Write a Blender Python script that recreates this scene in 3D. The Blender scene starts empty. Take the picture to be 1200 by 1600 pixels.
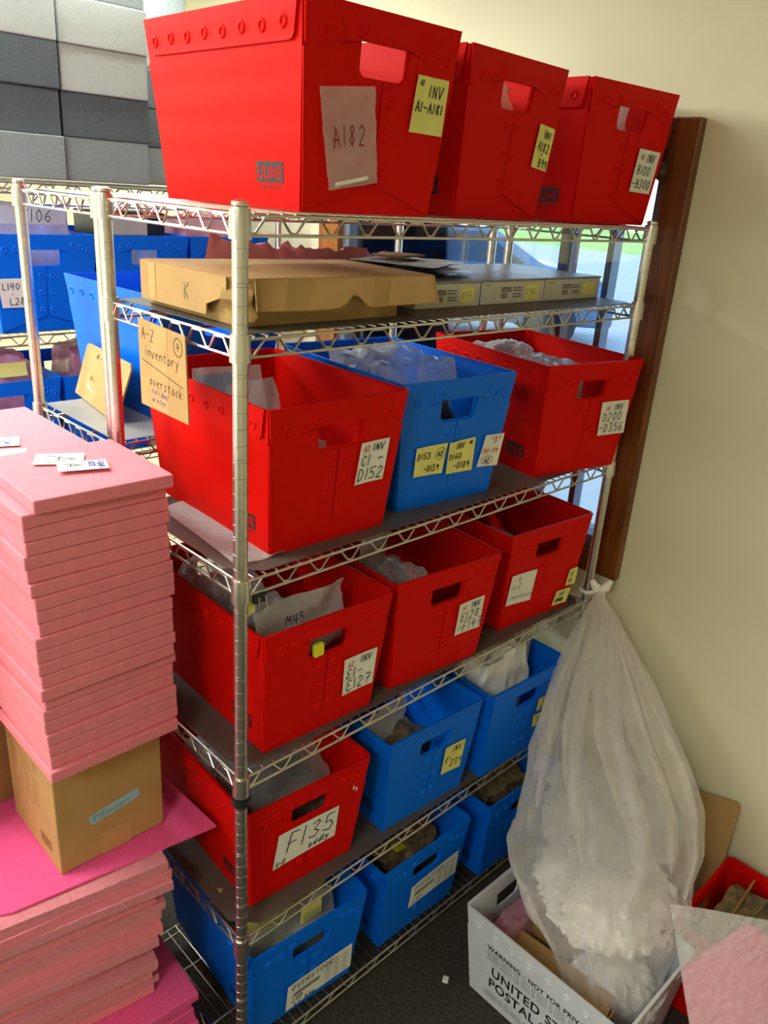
import bpy, bmesh, math, random
from mathutils import Vector, Matrix, noise
S = bpy.context.scene
C = S.collection
random.seed(7)
rad = math.radians

# ---------------------------------------------------------------- camera, light, exposure
def make_camera():
    yaw, pitch, roll = .7908, -.3795, .0691
    f = Vector((math.sin(yaw)*math.cos(pitch), math.cos(yaw)*math.cos(pitch), math.sin(pitch)))
    r = f.cross(Vector((0, 0, 1))).normalized(); u = r.cross(f)
    c, s = math.cos(roll), math.sin(roll)
    r2, u2 = c*r + s*u, -s*r + c*u
    cam = bpy.data.cameras.new('camera'); o = bpy.data.objects.new('camera', cam); C.objects.link(o)
    m = Matrix((r2, u2, -f)).transposed().to_4x4(); m.translation = Vector((-.7277, -1.0625, 1.9974))
    o.matrix_world = m
    cam.sensor_fit = 'VERTICAL'; cam.sensor_height = 36; cam.lens = 1256.4/1600*36; cam.clip_start = .05; cam.clip_end = 200
    S.camera = o
make_camera()
S.view_settings.view_transform = 'Standard'; S.view_settings.look = 'None'
S.view_settings.gamma = 1; S.view_settings.use_curve_mapping = False
S.view_settings.exposure = 0.2
try:
    S.cycles.use_denoising = True; S.cycles.max_bounces = 8; S.cycles.transparent_max_bounces = 24
    S.cycles.caustics_reflective = False; S.cycles.caustics_refractive = False
except Exception: pass
w = bpy.data.worlds.new('sky'); S.world = w; w.use_nodes = True
nt = w.node_tree; bg = nt.nodes['Background']
sky = nt.nodes.new('ShaderNodeTexSky'); sky.sky_type = 'HOSEK_WILKIE'; sky.turbidity = 4
sky.sun_direction = Vector((-.5, .5, .7)).normalized()
nt.links.new(sky.outputs[0], bg.inputs[0]); bg.inputs[1].default_value = 17

def area(name, loc, size, power, color, direction):
    L = bpy.data.lights.new(name, 'AREA'); L.shape = 'RECTANGLE'; L.size, L.size_y = size; L.energy = power; L.color = color
    o = bpy.data.objects.new(name, L); C.objects.link(o); o.location = loc
    o.rotation_euler = Vector(direction).to_track_quat('-Z', 'Y').to_euler()
    return o
CEIL_LIGHTS = [((-1.1, .8), 32), ((-1.3, 2.9), 128), ((.25, 1.75), 64), ((-2.2, -1.2), 31)]  # back-left lamp is read from the shadows; the rest are added fill
for i, ((x, y), p) in enumerate(CEIL_LIGHTS):
    area('unseen_ceiling_light', (x, y, 2.70), (1.1, .55), p, (.95, 1, .96), (0, 0, -1))
area('left_side_fill', (-3.42, .9, 1.5), (2.0, 1.3), 38, (.86, .96, 1), (1, -.12, -.05))  # added fill for daylight from the left; the left wall has no window

# ---------------------------------------------------------------- materials
def sr(r, g, b):
    f = lambda c: (c/255/12.92) if c/255 <= .04045 else ((c/255+.055)/1.055)**2.4
    return (f(r), f(g), f(b), 1)
def new_mat(name):
    m = bpy.data.materials.new(name); m.use_nodes = True
    return m, m.node_tree, m.node_tree.nodes['Principled BSDF']
def mat(name, col, rough=.5, metal=0, var=0, vscale=20, bump=0, bscale=60, stretch=None, spec=.5, wave=None, col2=None):
    m, nt, p = new_mat(name)
    p.inputs['Roughness'].default_value = rough; p.inputs['Metallic'].default_value = metal
    p.inputs['Specular IOR Level'].default_value = spec
    p.inputs['Base Color'].default_value = col
    tc = nt.nodes.new('ShaderNodeTexCoord'); mp = nt.nodes.new('ShaderNodeMapping')
    nt.links.new(tc.outputs['Object'], mp.inputs[0])
    if stretch: mp.inputs['Scale'].default_value = stretch
    if var or col2:
        n = nt.nodes.new('ShaderNodeTexNoise'); n.inputs['Scale'].default_value = vscale; n.inputs['Detail'].default_value = 6
        nt.links.new(mp.outputs[0], n.inputs['Vector'])
        r = nt.nodes.new('ShaderNodeValToRGB'); nt.links.new(n.outputs[0], r.inputs[0])
        c2 = col2 or tuple(min(1, c*(1+var)) for c in col[:3])+(1,)
        r.color_ramp.elements[0].position = .35; r.color_ramp.elements[1].position = .65
        r.color_ramp.elements[0].color = tuple(c*(1-var) for c in col[:3])+(1,); r.color_ramp.elements[1].color = c2
        nt.links.new(r.outputs[0], p.inputs['Base Color'])
    if bump:
        if wave:
            b = nt.nodes.new('ShaderNodeTexWave'); b.inputs['Scale'].default_value = bscale; b.bands_direction = wave
            nt.links.new(tc.outputs['Object'], b.inputs['Vector'])
            out = b.outputs['Fac']
        else:
            b = nt.nodes.new('ShaderNodeTexNoise'); b.inputs['Scale'].default_value = bscale; b.inputs['Detail'].default_value = 4
            nt.links.new(mp.outputs[0], b.inputs['Vector']); out = b.outputs[0]
        bn = nt.nodes.new('ShaderNodeBump'); bn.inputs['Strength'].default_value = bump; bn.inputs['Distance'].default_value = .004
        nt.links.new(out, bn.inputs['Height']); nt.links.new(bn.outputs[0], p.inputs['Normal'])
    return m
def film(name, col, alpha, rough=.25, translucent=.3, crinkle=25, edge=.35):
    """clear or milky plastic film"""
    m, nt, p = new_mat(name)
    p.inputs['Base Color'].default_value = col; p.inputs['Roughness'].default_value = rough
    out = nt.nodes['Material Output']
    tr = nt.nodes.new('ShaderNodeBsdfTransparent'); tl = nt.nodes.new('ShaderNodeBsdfTranslucent'); tl.inputs[0].default_value = col
    m1 = nt.nodes.new('ShaderNodeMixShader'); m1.inputs[0].default_value = translucent
    nt.links.new(p.outputs[0], m1.inputs[1]); nt.links.new(tl.outputs[0], m1.inputs[2])
    lw = nt.nodes.new('ShaderNodeLayerWeight'); lw.inputs[0].default_value = .35
    n = nt.nodes.new('ShaderNodeTexNoise'); n.inputs['Scale'].default_value = crinkle; n.inputs['Detail'].default_value = 5
    tc = nt.nodes.new('ShaderNodeTexCoord'); nt.links.new(tc.outputs['Object'], n.inputs['Vector'])
    ma = nt.nodes.new('ShaderNodeMath'); ma.operation = 'MULTIPLY_ADD'; ma.inputs[1].default_value = edge; ma.inputs[2].default_value = alpha - .12
    nt.links.new(lw.outputs['Facing'], ma.inputs[0])
    mb = nt.nodes.new('ShaderNodeMath'); mb.operation = 'MULTIPLY_ADD'; mb.inputs[1].default_value = .24; mb.use_clamp = True
    nt.links.new(n.outputs[0], mb.inputs[0]); nt.links.new(ma.outputs[0], mb.inputs[2])
    m2 = nt.nodes.new('ShaderNodeMixShader'); nt.links.new(mb.outputs[0], m2.inputs[0])
    nt.links.new(tr.outputs[0], m2.inputs[1]); nt.links.new(m1.outputs[0], m2.inputs[2]); nt.links.new(m2.outputs[0], out.inputs[0])
    bn = nt.nodes.new('ShaderNodeBump'); bn.inputs['Strength'].default_value = .6; bn.inputs['Distance'].default_value = .01
    nt.links.new(n.outputs[0], bn.inputs['Height']); nt.links.new(bn.outputs[0], p.inputs['Normal'])
    return m
M = {}
M['red'] = mat('red_corrugated_plastic', sr(216, 14, 5), .5, bump=.12, bscale=70, wave='X', spec=.07)
M['blue'] = mat('blue_corrugated_plastic', sr(0, 108, 232), .42, bump=.12, bscale=70, wave='X', spec=.2)
M['white_tote'] = mat('white_corrugated_plastic', sr(205, 208, 212), .5, bump=.12, bscale=70, wave='X', var=.05)
M['chrome'] = mat('chrome_plated_steel', (.62, .59, .53, 1), .3, 1, bump=.03, bscale=200)
M['wire'] = mat('chrome_wire', (.66, .63, .57, 1), .28, 1)
M['black_wire'] = mat('black_wire', (.03, .03, .03, 1), .4, .3)
M['liner'] = mat('grey_shelf_liner', sr(88, 80, 72), .45, var=.12, vscale=6, bump=.05)
M['liner_light'] = mat('pale_grey_shelf_liner', sr(140, 138, 130), .4, var=.1, vscale=8)
M['wall'] = mat('cream_painted_wall', sr(232, 225, 190), .6, bump=.15, bscale=350, spec=.3)
M['ceil'] = mat('white_ceiling', sr(225, 222, 212), .8)
M['carpet'] = mat('dark_carpet', sr(62, 54, 46), .95, var=.5, vscale=190, bump=1, bscale=300, stretch=(1, .35, 1))
M['wood'] = mat('stained_wood', sr(122, 66, 24), .4, var=.3, vscale=9, stretch=(3, 8, .6), bump=.05)
M['wood_light'] = mat('honey_wood', sr(168, 104, 44), .4, var=.25, vscale=9, stretch=(3, 3, .6))
M['pink'] = mat('pink_foam', sr(230, 132, 142), .85, bump=.25, bscale=500, var=.04, vscale=60, spec=.15)
M['pink2'] = mat('pale_pink_foam', sr(226, 140, 148), .85, bump=.8, bscale=350, var=.10, vscale=240, spec=.15)
M['hot'] = mat('hot_pink_foam', sr(244, 92, 150), .75, bump=.5, bscale=400, var=.08, vscale=300, spec=.2)
M['brightpink'] = mat('bright_pink_foam', sr(250, 110, 160), .8, bump=.5, bscale=400, spec=.15)
M['foam_d'] = mat('charcoal_foam', sr(106, 116, 119), .95, var=.18, vscale=260, bump=.8, bscale=400, spec=.1)
M['foam_m'] = mat('grey_foam', sr(156, 166, 164), .95, var=.12, vscale=260, bump=.8, bscale=400, spec=.1)
M['foam_l'] = mat('light_grey_foam', sr(200, 208, 200), .95, var=.08, vscale=260, bump=.8, bscale=400, spec=.1)
M['card'] = mat('brown_cardboard', sr(180, 142, 86), .8, var=.06, vscale=12, bump=.1, bscale=90)
M['card_d'] = mat('dark_cardboard', sr(150, 108, 60), .8, var=.06, vscale=12, bump=.1, bscale=90)
M['tape'] = mat('brown_packing_tape', sr(190, 148, 92), .3, var=.05)
M['white'] = mat('white_paper', sr(236, 234, 222), .7)
M['whitebox'] = mat('white_carton', sr(206, 200, 184), .7, var=.03)
M['yellow'] = mat('yellow_sticky_paper', sr(232, 224, 128), .7, var=.04)
M['ink'] = mat('black_marker_ink', (.012, .012, .014, 1), .6)
M['inkblue'] = mat('blue_marker_ink', sr(40, 60, 150), .6)
M['inkorange'] = mat('orange_marker_ink', sr(222, 110, 40), .6)
M['inkpink'] = mat('pink_marker_ink', sr(214, 110, 120), .6)
M['inkfade'] = mat('faded_grey_ink', sr(120, 112, 100), .6)
M['inkred'] = mat('dark_red_print', sr(120, 30, 25), .5)
M['lightblue'] = mat('pale_blue_label', sr(150, 195, 205), .6)
M['black'] = mat('black_plastic', (.015, .015, .017, 1), .35)
M['blackfilm'] = mat('black_plastic_film', (.03, .03, .035, 1), .25, bump=.5, bscale=20)
M['darkblue'] = mat('blue_tote_print', sr(0, 45, 110), .5)
M['hi'] = mat('yellow_highlighter_plastic', sr(225, 222, 30), .4)
M['bronze'] = mat('dark_bronze', sr(80, 58, 44), .35, .6)
M['bag'] = film('clear_poly_bag', (.80, .80, .78, 1), .20, .12, .16, 18, .5)
M['bagmilky'] = film('milky_poly_bag', (.78, .77, .76, 1), .45, .18, .3, 30, .4)
M['bagpink'] = film('pink_antistatic_bag', (.9, .42, .52, 1), .62, .3)
M['bagpurple'] = film('purple_tinted_bag', (.62, .58, .75, 1), .6)
M['pinkfilm'] = mat('pink_bubble_film', sr(236, 158, 170), .45, bump=.8, bscale=60)
M['bigbag'] = film('thin_clear_trash_bag', (.92, .88, .84, 1), .27, .3, .2, 14, .55)
M['whitefill'] = mat('white_crumpled_film', sr(236, 232, 226), .22, var=.1, vscale=14, bump=1, bscale=25)
M['bagfold'] = film('gathered_bag_film', (.93, .89, .85, 1), .42, .3, .28, 14, .35)
M['sheet'] = film('white_foam_sheet', (.96, .94, .93, 1), .55, .45, .3, 60, .05)
M['glass'] = None
M['alum'] = mat('painted_window_frame', sr(120, 130, 145), .4)
M['maroon'] = mat('maroon_window_frame', sr(78, 30, 34), .4)
M['grass'] = mat('grass', sr(168, 204, 90), .9, var=.3, vscale=3)
M['asphalt'] = mat('pale_concrete', sr(190, 190, 184), .9, var=.06, vscale=2)
M['carpaint'] = mat('slate_blue_car_paint', sr(92, 120, 150), .25, .2)
M['carglass'] = mat('dark_car_glass', (.04, .06, .08, 1), .1)
M['rubber'] = mat('rubber', (.02, .02, .02, 1), .7)
M['junk'] = mat('mixed_brown_parts', sr(120, 100, 70), .5, var=.5, vscale=40, bump=.5)
def glass():
    m, nt, p = new_mat('window_glass')
    out = nt.nodes['Material Output']; tr = nt.nodes.new('ShaderNodeBsdfTransparent'); gl = nt.nodes.new('ShaderNodeBsdfGlossy')
    gl.inputs['Roughness'].default_value = 0.02; tr.inputs[0].default_value = (.92, .95, .95, 1)
    fr = nt.nodes.new('ShaderNodeFresnel'); fr.inputs[0].default_value = 1.5
    mx = nt.nodes.new('ShaderNodeMixShader'); nt.links.new(fr.outputs[0], mx.inputs[0]); nt.links.new(tr.outputs[0], mx.inputs[1]); nt.links.new(gl.outputs[0], mx.inputs[2])
    nt.links.new(mx.outputs[0], out.inputs[0]); return m
M['glass'] = glass()
def emit(name, col, s):
    m, nt, p = new_mat(name); p.inputs['Emission Color'].default_value = col; p.inputs['Emission Strength'].default_value = s; return m
M['diffuser'] = emit('lamp_diffuser', (1, .95, .85, 1), 3)

# ---------------------------------------------------------------- mesh helpers
def mesh(name, bm):
    bmesh.ops.recalc_face_normals(bm, faces=bm.faces)
    me = bpy.data.meshes.new(name); bm.to_mesh(me); bm.free(); return me
def link(name, me, m, parent=None, smooth=False):
    if m and not me.materials: me.materials.append(m)
    if smooth and not me.get('smoothed'):
        for p in me.polygons: p.use_smooth = True
        me.set_sharp_from_angle(angle=rad(38)); me['smoothed'] = 1
    o = bpy.data.objects.new(name, me); C.objects.link(o)
    if parent: o.parent = parent
    return o
def obj(name, bm, m, parent=None, smooth=False): return link(name, mesh(name, bm), m, parent, smooth)
def tag(o, label, cat, group=None):
    o['label'] = label; o['category'] = cat
    if group: o['group'] = group
    return o
def thing(name, label, cat, loc=(0, 0, 0), rz=0, group=None):
    o = bpy.data.objects.new(name, None); C.objects.link(o); o.empty_display_size = .05
    o.location = loc; o.rotation_euler = (0, 0, rad(rz)); return tag(o, label, cat, group)
def struct(name, bm, m, parent=None):
    o = obj(name, bm, m, parent)
    if not parent: o['kind'] = 'structure'
    return o
def BM(): return bmesh.new()
def box(bm, lo, hi, M4=None):
    vs = [bm.verts.new(Vector((x, y, z))) for z in (lo[2], hi[2]) for y in (lo[1], hi[1]) for x in (lo[0], hi[0])]
    for f in ((0, 1, 3, 2), (4, 6, 7, 5), (0, 4, 5, 1), (1, 5, 7, 3), (3, 7, 6, 2), (2, 6, 4, 0)): bm.faces.new([vs[i] for i in f])
    if M4: bmesh.ops.transform(bm, matrix=M4, verts=vs)
    return vs
def bevel(bm, w, seg=2):
    bmesh.ops.bevel(bm, geom=[e for e in bm.edges], offset=w, segments=seg, affect='EDGES', profile=.5); return bm
def bbox(lo, hi, w=.003, seg=2): bm = BM(); box(bm, lo, hi); return bevel(bm, w, seg)
def tube(bm, pts, r, seg=6, closed=False, caps=True):
    pts = [Vector(p) for p in pts]; rings = []
    n = len(pts)
    for i, p in enumerate(pts):
        a = pts[i-1] if i else (pts[-1] if closed else p); b = pts[(i+1) % n] if (i < n-1 or closed) else p
        t = (b-a).normalized()
        up = Vector((0, 0, 1)) if abs(t.z) < .9 else Vector((1, 0, 0))
        x = t.cross(up).normalized(); y = x.cross(t)
        rr = r[i] if isinstance(r, (list, tuple)) else r
        rings.append([bm.verts.new(p+rr*(math.cos(k*2*math.pi/seg)*x+math.sin(k*2*math.pi/seg)*y)) for k in range(seg)])
    for i in range(n if closed else n-1):
        A, B = rings[i], rings[(i+1) % n]
        for k in range(seg): bm.faces.new((A[k], A[(k+1) % seg], B[(k+1) % seg], B[k]))
    if caps and not closed: bm.faces.new(rings[0][::-1]); bm.faces.new(rings[-1])
def lathe(bm, prof, seg=20, loc=(0, 0, 0), M4=None):
    rings = []; vs = []
    for r, z in prof:
        ring = [bm.verts.new(Vector((loc[0]+r*math.cos(k*2*math.pi/seg), loc[1]+r*math.sin(k*2*math.pi/seg), loc[2]+z))) for k in range(seg)]
        rings.append(ring); vs += ring
    for A, B in zip(rings, rings[1:]):
        for k in range(seg): bm.faces.new((A[k], A[(k+1) % seg], B[(k+1) % seg], B[k]))
    bm.faces.new(rings[0][::-1]); bm.faces.new(rings[-1])
    if M4: bmesh.ops.transform(bm, matrix=M4, verts=vs)
def arc(cx, cy, r, a0, a1, n=6): return [(cx+r*math.cos(rad(a0+(a1-a0)*i/n)), cy+r*math.sin(rad(a0+(a1-a0)*i/n))) for i in range(n+1)]
def plate(bm, outer, fmap, thick, holes=(), off=0.0):
    """2D outline -> slab; fmap(u, v, n) gives the 3D point n metres out of the surface"""
    loops = [outer]+list(holes); es = []; vs = []
    for lp in loops:
        v = [bm.verts.new((a, b, 0)) for a, b in lp]; vs += v
        for i in range(len(v)): es.append(bm.edges.new((v[i], v[(i+1) % len(v)])))
    r = bmesh.ops.triangle_fill(bm, use_beauty=True, use_dissolve=False, edges=es)
    fs = [g for g in r['geom'] if isinstance(g, bmesh.types.BMFace)]
    ex = bmesh.ops.extrude_face_region(bm, geom=fs, use_keep_orig=True)
    top = [g for g in ex['geom'] if isinstance(g, bmesh.types.BMVert)]
    ts = set(top)
    for v in vs: v.co = fmap(v.co.x, v.co.y, off)
    for v in top: v.co = fmap(v.co.x, v.co.y, off+thick)
def sheet_grid(bm, nx, ny, f):
    V = [[bm.verts.new(f(i/nx, j/ny)) for i in range(nx+1)] for j in range(ny+1)]
    for j in range(ny):
        for i in range(nx): bm.faces.new((V[j][i], V[j][i+1], V[j+1][i+1], V[j+1][i]))

# ---------------------------------------------------------------- handwriting: strokes on a 1 x 1 cell
def P(s):  # "x,y x,y;..." in tenths
    return [[(int(a)/10, int(b)/10) for a, b in (q.split(',') for q in st.split())] for st in s.split(';')]
G = {k: P(v) for k, v in {
'A': '0,0 5,10 10,0;2,4 8,4', 'B': '1,0 1,10 7,9 7,6 1,5 8,4 8,1 1,0', 'C': '9,8 5,10 1,7 1,3 5,0 9,2', 'D': '1,0 1,10 6,9 9,5 6,1 1,0',
'E': '9,9 4,10 1,8 3,6 6,5 2,4 0,2 3,0 9,1', 'F': '1,0 2,10 9,10;1,5 8,5', 'G': '9,8 5,10 1,6 2,1 8,1 8,5 5,5', 'H': '1,0 1,10;9,0 9,10;1,5 9,5', 'I': '5,0 5,10',
'J': '7,10 7,2 4,0 1,2', 'K': '1,0 1,10;9,10 1,5 9,0', 'L': '1,10 1,0 8,0', 'M': '0,0 2,10 5,4 8,10 10,0', 'N': '1,0 1,10 9,0 9,10', 'O': '5,10 1,7 1,3 5,0 9,3 9,7 5,10',
'P': '1,0 1,10 8,9 8,5 1,5', 'R': '1,0 1,10 8,9 8,6 1,5 9,0', 'S': '9,9 5,10 1,8 2,6 8,4 8,1 4,0 0,1', 'T': '0,10 10,10;5,10 5,0', 'U': '1,10 1,2 5,0 9,2 9,10',
'V': '0,10 5,0 10,10', 'W': '0,10 3,0 5,7 7,0 10,10', 'X': '0,0 9,10;0,10 9,0', 'Y': '0,10 5,5 10,10;5,5 5,0', 'Z': '1,10 9,10 1,0 9,0;3,5 7,5',
'0': '5,10 1,7 1,3 5,0 9,3 9,7 5,10', '1': '5,10 5,0', '2': '1,8 4,10 8,8 8,6 0,0 9,0', '3': '1,9 6,10 8,8 4,5 9,3 6,0 0,1', '4': '2,10 1,4 9,5;7,10 6,0',
'5': '9,10 2,10 1,6 6,6 9,3 6,0 0,1', '6': '8,10 2,6 1,2 5,0 9,2 7,5 1,4', '7': '0,10 9,10 3,0;2,5 9,6', '8': '8,8 5,10 2,8 8,3 5,0 1,3 8,8', '9': '8,8 4,10 1,7 4,5 8,7 7,0',
'-': '1,5 9,5', '.': '4,0 5,1', '"': '3,10 3,7;6,10 6,7', ' ': '',
'a': '8,5 4,6 1,3 3,0 7,2 8,5 8,0', 'b': '1,10 1,0 6,1 7,4 1,5', 'c': '8,5 4,6 1,3 3,0 8,1', 'd': '8,10 8,0;8,4 4,5 1,2 4,0 8,2', 'e': '1,3 8,4 6,6 2,5 1,2 4,0 8,1', 'i': '5,6 5,0;5,8 5,9',
'k': '1,10 1,0;7,6 1,3 7,0', 'l': '5,10 5,0', 'n': '1,6 1,0;1,4 5,6 8,4 8,0', 'o': '5,6 1,4 2,0 6,0 8,3 5,6', 'r': '1,6 1,0;1,4 4,6 8,6', 's': '8,6 3,6 2,4 7,2 6,0 1,0',
't': '4,9 4,1 7,0;1,6 8,6', 'u': '1,6 1,1 4,0 8,2 8,6 8,0', 'v': '0,6 4,0 8,6', 'w': '0,6 2,0 5,5 7,0 10,6', 'x': '1,0 8,6;1,6 8,0', 'y': '1,6 4,2;8,6 2,-4', 'p': '1,6 1,-4;1,4 5,6 8,4 5,0 1,1', 'h': '1,10 1,0;1,4 5,6 8,4 8,0',
}.items() if v}
def strokes(bm, text, fm, x, y, h, lw=.0014, slant=.08, adv=.78, wid=.58, jit=.05, n=.0006):
    """write text in the fm(u, v, n) surface: x, y lower-left in metres, h letter height"""
    cx = x
    for ch in text:
        cw = h*wid; sh = -.32*cw if ch in '1Il.' else 0
        for st in G.get(ch, []):
            pts = []
            for a, b in st:
                b += random.uniform(-jit, jit); a += random.uniform(-jit, jit)
                pts.append(Vector((cx+sh+a*cw+b*h*slant, y+b*h)))
            for p, q in zip(pts, pts[1:]):
                d = (q-p)
                if d.length < 1e-6: continue
                d.normalize(); s = Vector((-d.y, d.x))*lw/2; e = d*lw*.4
                bm.faces.new([bm.verts.new(fm(c.x, c.y, n)) for c in (p-s-e, q-s+e, q+s+e, p+s-e)])
        cx += h*adv*(.6 if ch in '1Il.' else 1)
    return cx
def ring_stroke(bm, fm, cx, cy, rx, ry, lw=.0013, n=.0006, k=18):
    for i in range(k):
        a, b = 2*math.pi*i/k, 2*math.pi*(i+1)/k
        P4 = [(rx-lw/2, a), (rx+lw/2, a), (rx+lw/2, b), (rx-lw/2, b)]
        bm.faces.new([bm.verts.new(fm(cx+r*math.cos(t), cy+(r+ry-rx)*math.sin(t), n)) for r, t in P4])
def scribble(bm, fm, x0, y0, x1, y1, n=22, lw=.0016):
    p = Vector((x0, (y0+y1)/2))
    for i in range(n):
        q = Vector((x0+(x1-x0)*(i+1)/n, y1 if i % 2 else y0)); d = (q-p).normalized(); s = Vector((-d.y, d.x))*lw/2
        bm.faces.new([bm.verts.new(fm(c.x, c.y, .0006)) for c in (p-s, q-s, q+s, p+s)]); p = q
def printed(name, text, size, fm, m, parent, x, y, bold=.0, squash=1, n=.0008):
    """printed lettering: the built-in font as a flat mesh laid on a surface"""
    cu = bpy.data.curves.new(name, 'FONT'); cu.body = text; cu.size = size; cu.offset = bold; cu.space_character = 1.12
    t = bpy.data.objects.new(name, cu); C.objects.link(t)
    bpy.context.view_layer.update()
    me = bpy.data.meshes.new_from_object(t.evaluated_get(bpy.context.evaluated_depsgraph_get()))
    bpy.data.objects.remove(t); bpy.data.curves.remove(cu)
    for v in me.vertices: v.co = fm(x+v.co.x*squash, y+v.co.y, n)
    me.materials.clear(); return link(name, me, m, parent)

# ---------------------------------------------------------------- room
WX = 1.34
def build_room():
    b = BM(); box(b, (-3.6, -3.2, -.1), (WX+.15, 4.4, 0)); struct('floor', b, M['carpet'])
    b = BM(); box(b, (-3.6, -3.2, 2.75), (WX+.15, 4.4, 2.85)); struct('ceiling', b, M['ceil'])
    b = BM(); box(b, (-3.6, 4.3, 0), (WX+.15, 4.4, 2.75)); struct('wall_back', b, M['wall'])
    b = BM(); box(b, (-3.6, -3.3, 0), (WX+.15, -3.2, 2.75)); struct('wall_front', b, M['wall'])
    b = BM(); box(b, (-3.6, -3.2, 0), (-3.5, 4.3, 2.75)); struct('wall_left', b, M['wall'])
    b = BM()   # right wall with the window opening y .06-1.28, z 1.04-2.12
    y0, y1, z0, z1 = .04, 1.29, 1.03, 2.14
    for lo, hi in (((-3.2), y0), (y1, 4.3)): box(b, (WX, lo, 0), (WX+.12, hi, 2.75))
    box(b, (WX, y0, 0), (WX+.12, y1, z0)); box(b, (WX, y0, z1), (WX+.12, y1, 2.75))
    struct('wall_right', b, M['wall'])
    win = bpy.data.objects.new('window_1', None); C.objects.link(win); win['kind'] = 'structure'; win.location = (0, 0, 0)
    c = .072; X0, X1 = WX-.03, WX-.0005
    for nm, lo, hi, m in (('casing', (X0, y0-c, z0-c), (X1, y0, z1+c), 'wood'), ('casing', (X0, y1, z0-c), (X1, y1+.11, z1+c), 'wood_light'),
                          ('casing', (X0, y0+.0005, z1), (X1, y1-.0005, z1+c), 'wood'), ('sill', (X0-.01, y0+.0005, z0-c), (X1, y1-.0005, z0), 'wood')):
        obj(nm, bbox(lo, hi, .004), M[m], win)
    b = BM()
    for y in (y0, y1-.03): box(b, (WX+.0, y, z0), (WX+.09, y+.03, z1))
    box(b, (WX, y0+.03, z0), (WX+.09, y1-.03, z0+.03)); box(b, (WX, y0+.03, z1-.03), (WX+.09, y1-.03, z1)); obj('window_frame', b, M['alum'], win)
    b = BM(); box(b, (WX+.04, y0+.03, z0+.03), (WX+.046, y1-.03, z1-.03)); obj('glass_pane', b, M['glass'], win)
    b = BM(); box(b, (WX+.048, .335, z0+.03), (WX+.09, .375, z1-.03)); obj('mullion', b, M['maroon'], win)
    b = BM(); box(b, (WX+.048, .195, z0+.03), (WX+.09, .215, z1-.03)); obj('mullion', b, M['alum'], win)
    # baseboard hidden mostly
    b = BM(); box(b, (WX-.012, -3.2, 0), (WX-.0005, 4.3, .09)); struct('baseboard_right', b, M['wall'])
build_room()
# curtain rod end
t = thing('curtain_rod', 'dark bronze curtain rod with a turned finial beside the top of the wooden window frame', 'curtain rod', (WX-.075, .065, 2.085))
b = BM(); tube(b, [(0, 0, 0), (0, 1.1, 0)], .009, 10); obj('rod', b, M['bronze'], t, True)
b = BM(); lathe(b, [(.004, -.055), (.016, -.05), (.022, -.038), (.016, -.026), (.009, -.02), (.015, -.014), (.015, -.008), (.009, 0), (.009, .01)], 16, M4=Matrix.Rotation(rad(-90), 4, 'X')); obj('finial', b, M['bronze'], t, True)
b = BM(); box(b, (-.006, .03, -.02), (.044, .045, .01)); obj('bracket', b, M['bronze'], t)

# unseen ceiling lamps, most of them added as fill
for i, ((x, y), p) in enumerate(CEIL_LIGHTS):
    t = thing('unseen_ceiling_lamp', 'unseen flat rectangular ceiling lamp placed for its light', 'lamp', (x, y, 2.715), 0, 'ceiling lamps')
    b = BM(); plate(b, [(-.6, -.33), (.6, -.33), (.6, .33), (-.6, .33)], lambda u, v, n: Vector((u, v, n)), .034, [[(-.57, -.3), (.57, -.3), (.57, .3), (-.57, .3)]]); obj('frame', b, M['ceil'], t)
    b = BM(); box(b, (-.57, -.3, .008), (.57, .3, .03)); obj('diffuser', b, M['diffuser'], t)

# outside
b = BM(); box(b, (1.6, -30, -.1), (60, 60, .2)); tag(obj('lawn', b, M['grass']), 'green lawn outside beyond the window', 'lawn')['kind'] = 'structure'
b = BM(); box(b, (1.6, -30, .2005), (30, 60, .25)); tag(obj('parking_lot', b, M['asphalt']), 'pale concrete parking area outside the window', 'pavement')['kind'] = 'structure'
def car(loc, rz):
    t = thing('car', 'slate blue car parked outside beyond the window', 'car', loc, rz)
    prof = [(-2.1, .3), (-2.15, .7), (-2.05, .95), (-1.5, 1.0), (-.8, 1.42), (.5, 1.45), (1.2, 1.02), (1.95, .88), (2.15, .65), (2.15, .3)]
    b = BM(); plate(b, prof, lambda u, v, n: Vector((u, n, v)), 1.7, off=-.85); bevel(b, .06, 2); obj('body', b, M['carpaint'], t, True)
    for s in (-.905, .86):
        b = BM(); plate(b, [(-1.3, 1.0), (-.75, 1.34), (.4, 1.37), (.95, 1.03)], lambda u, v, n: Vector((u, n, v)), .045, off=s); obj('side_window', b, M['carglass'], t)
    for x in (-1.35, 1.35):
        for y in (-.86, .86):
            b = BM(); lathe(b, [(.2, -.1), (.32, -.09), (.33, 0), (.32, .09), (.2, .1)], 20, M4=Matrix.Translation((x, y, .33)) @ Matrix.Rotation(rad(90), 4, 'X')); obj('wheel', b, M['rubber'], t, True)
car((7.6, 6.4, .25), -45)

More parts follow.
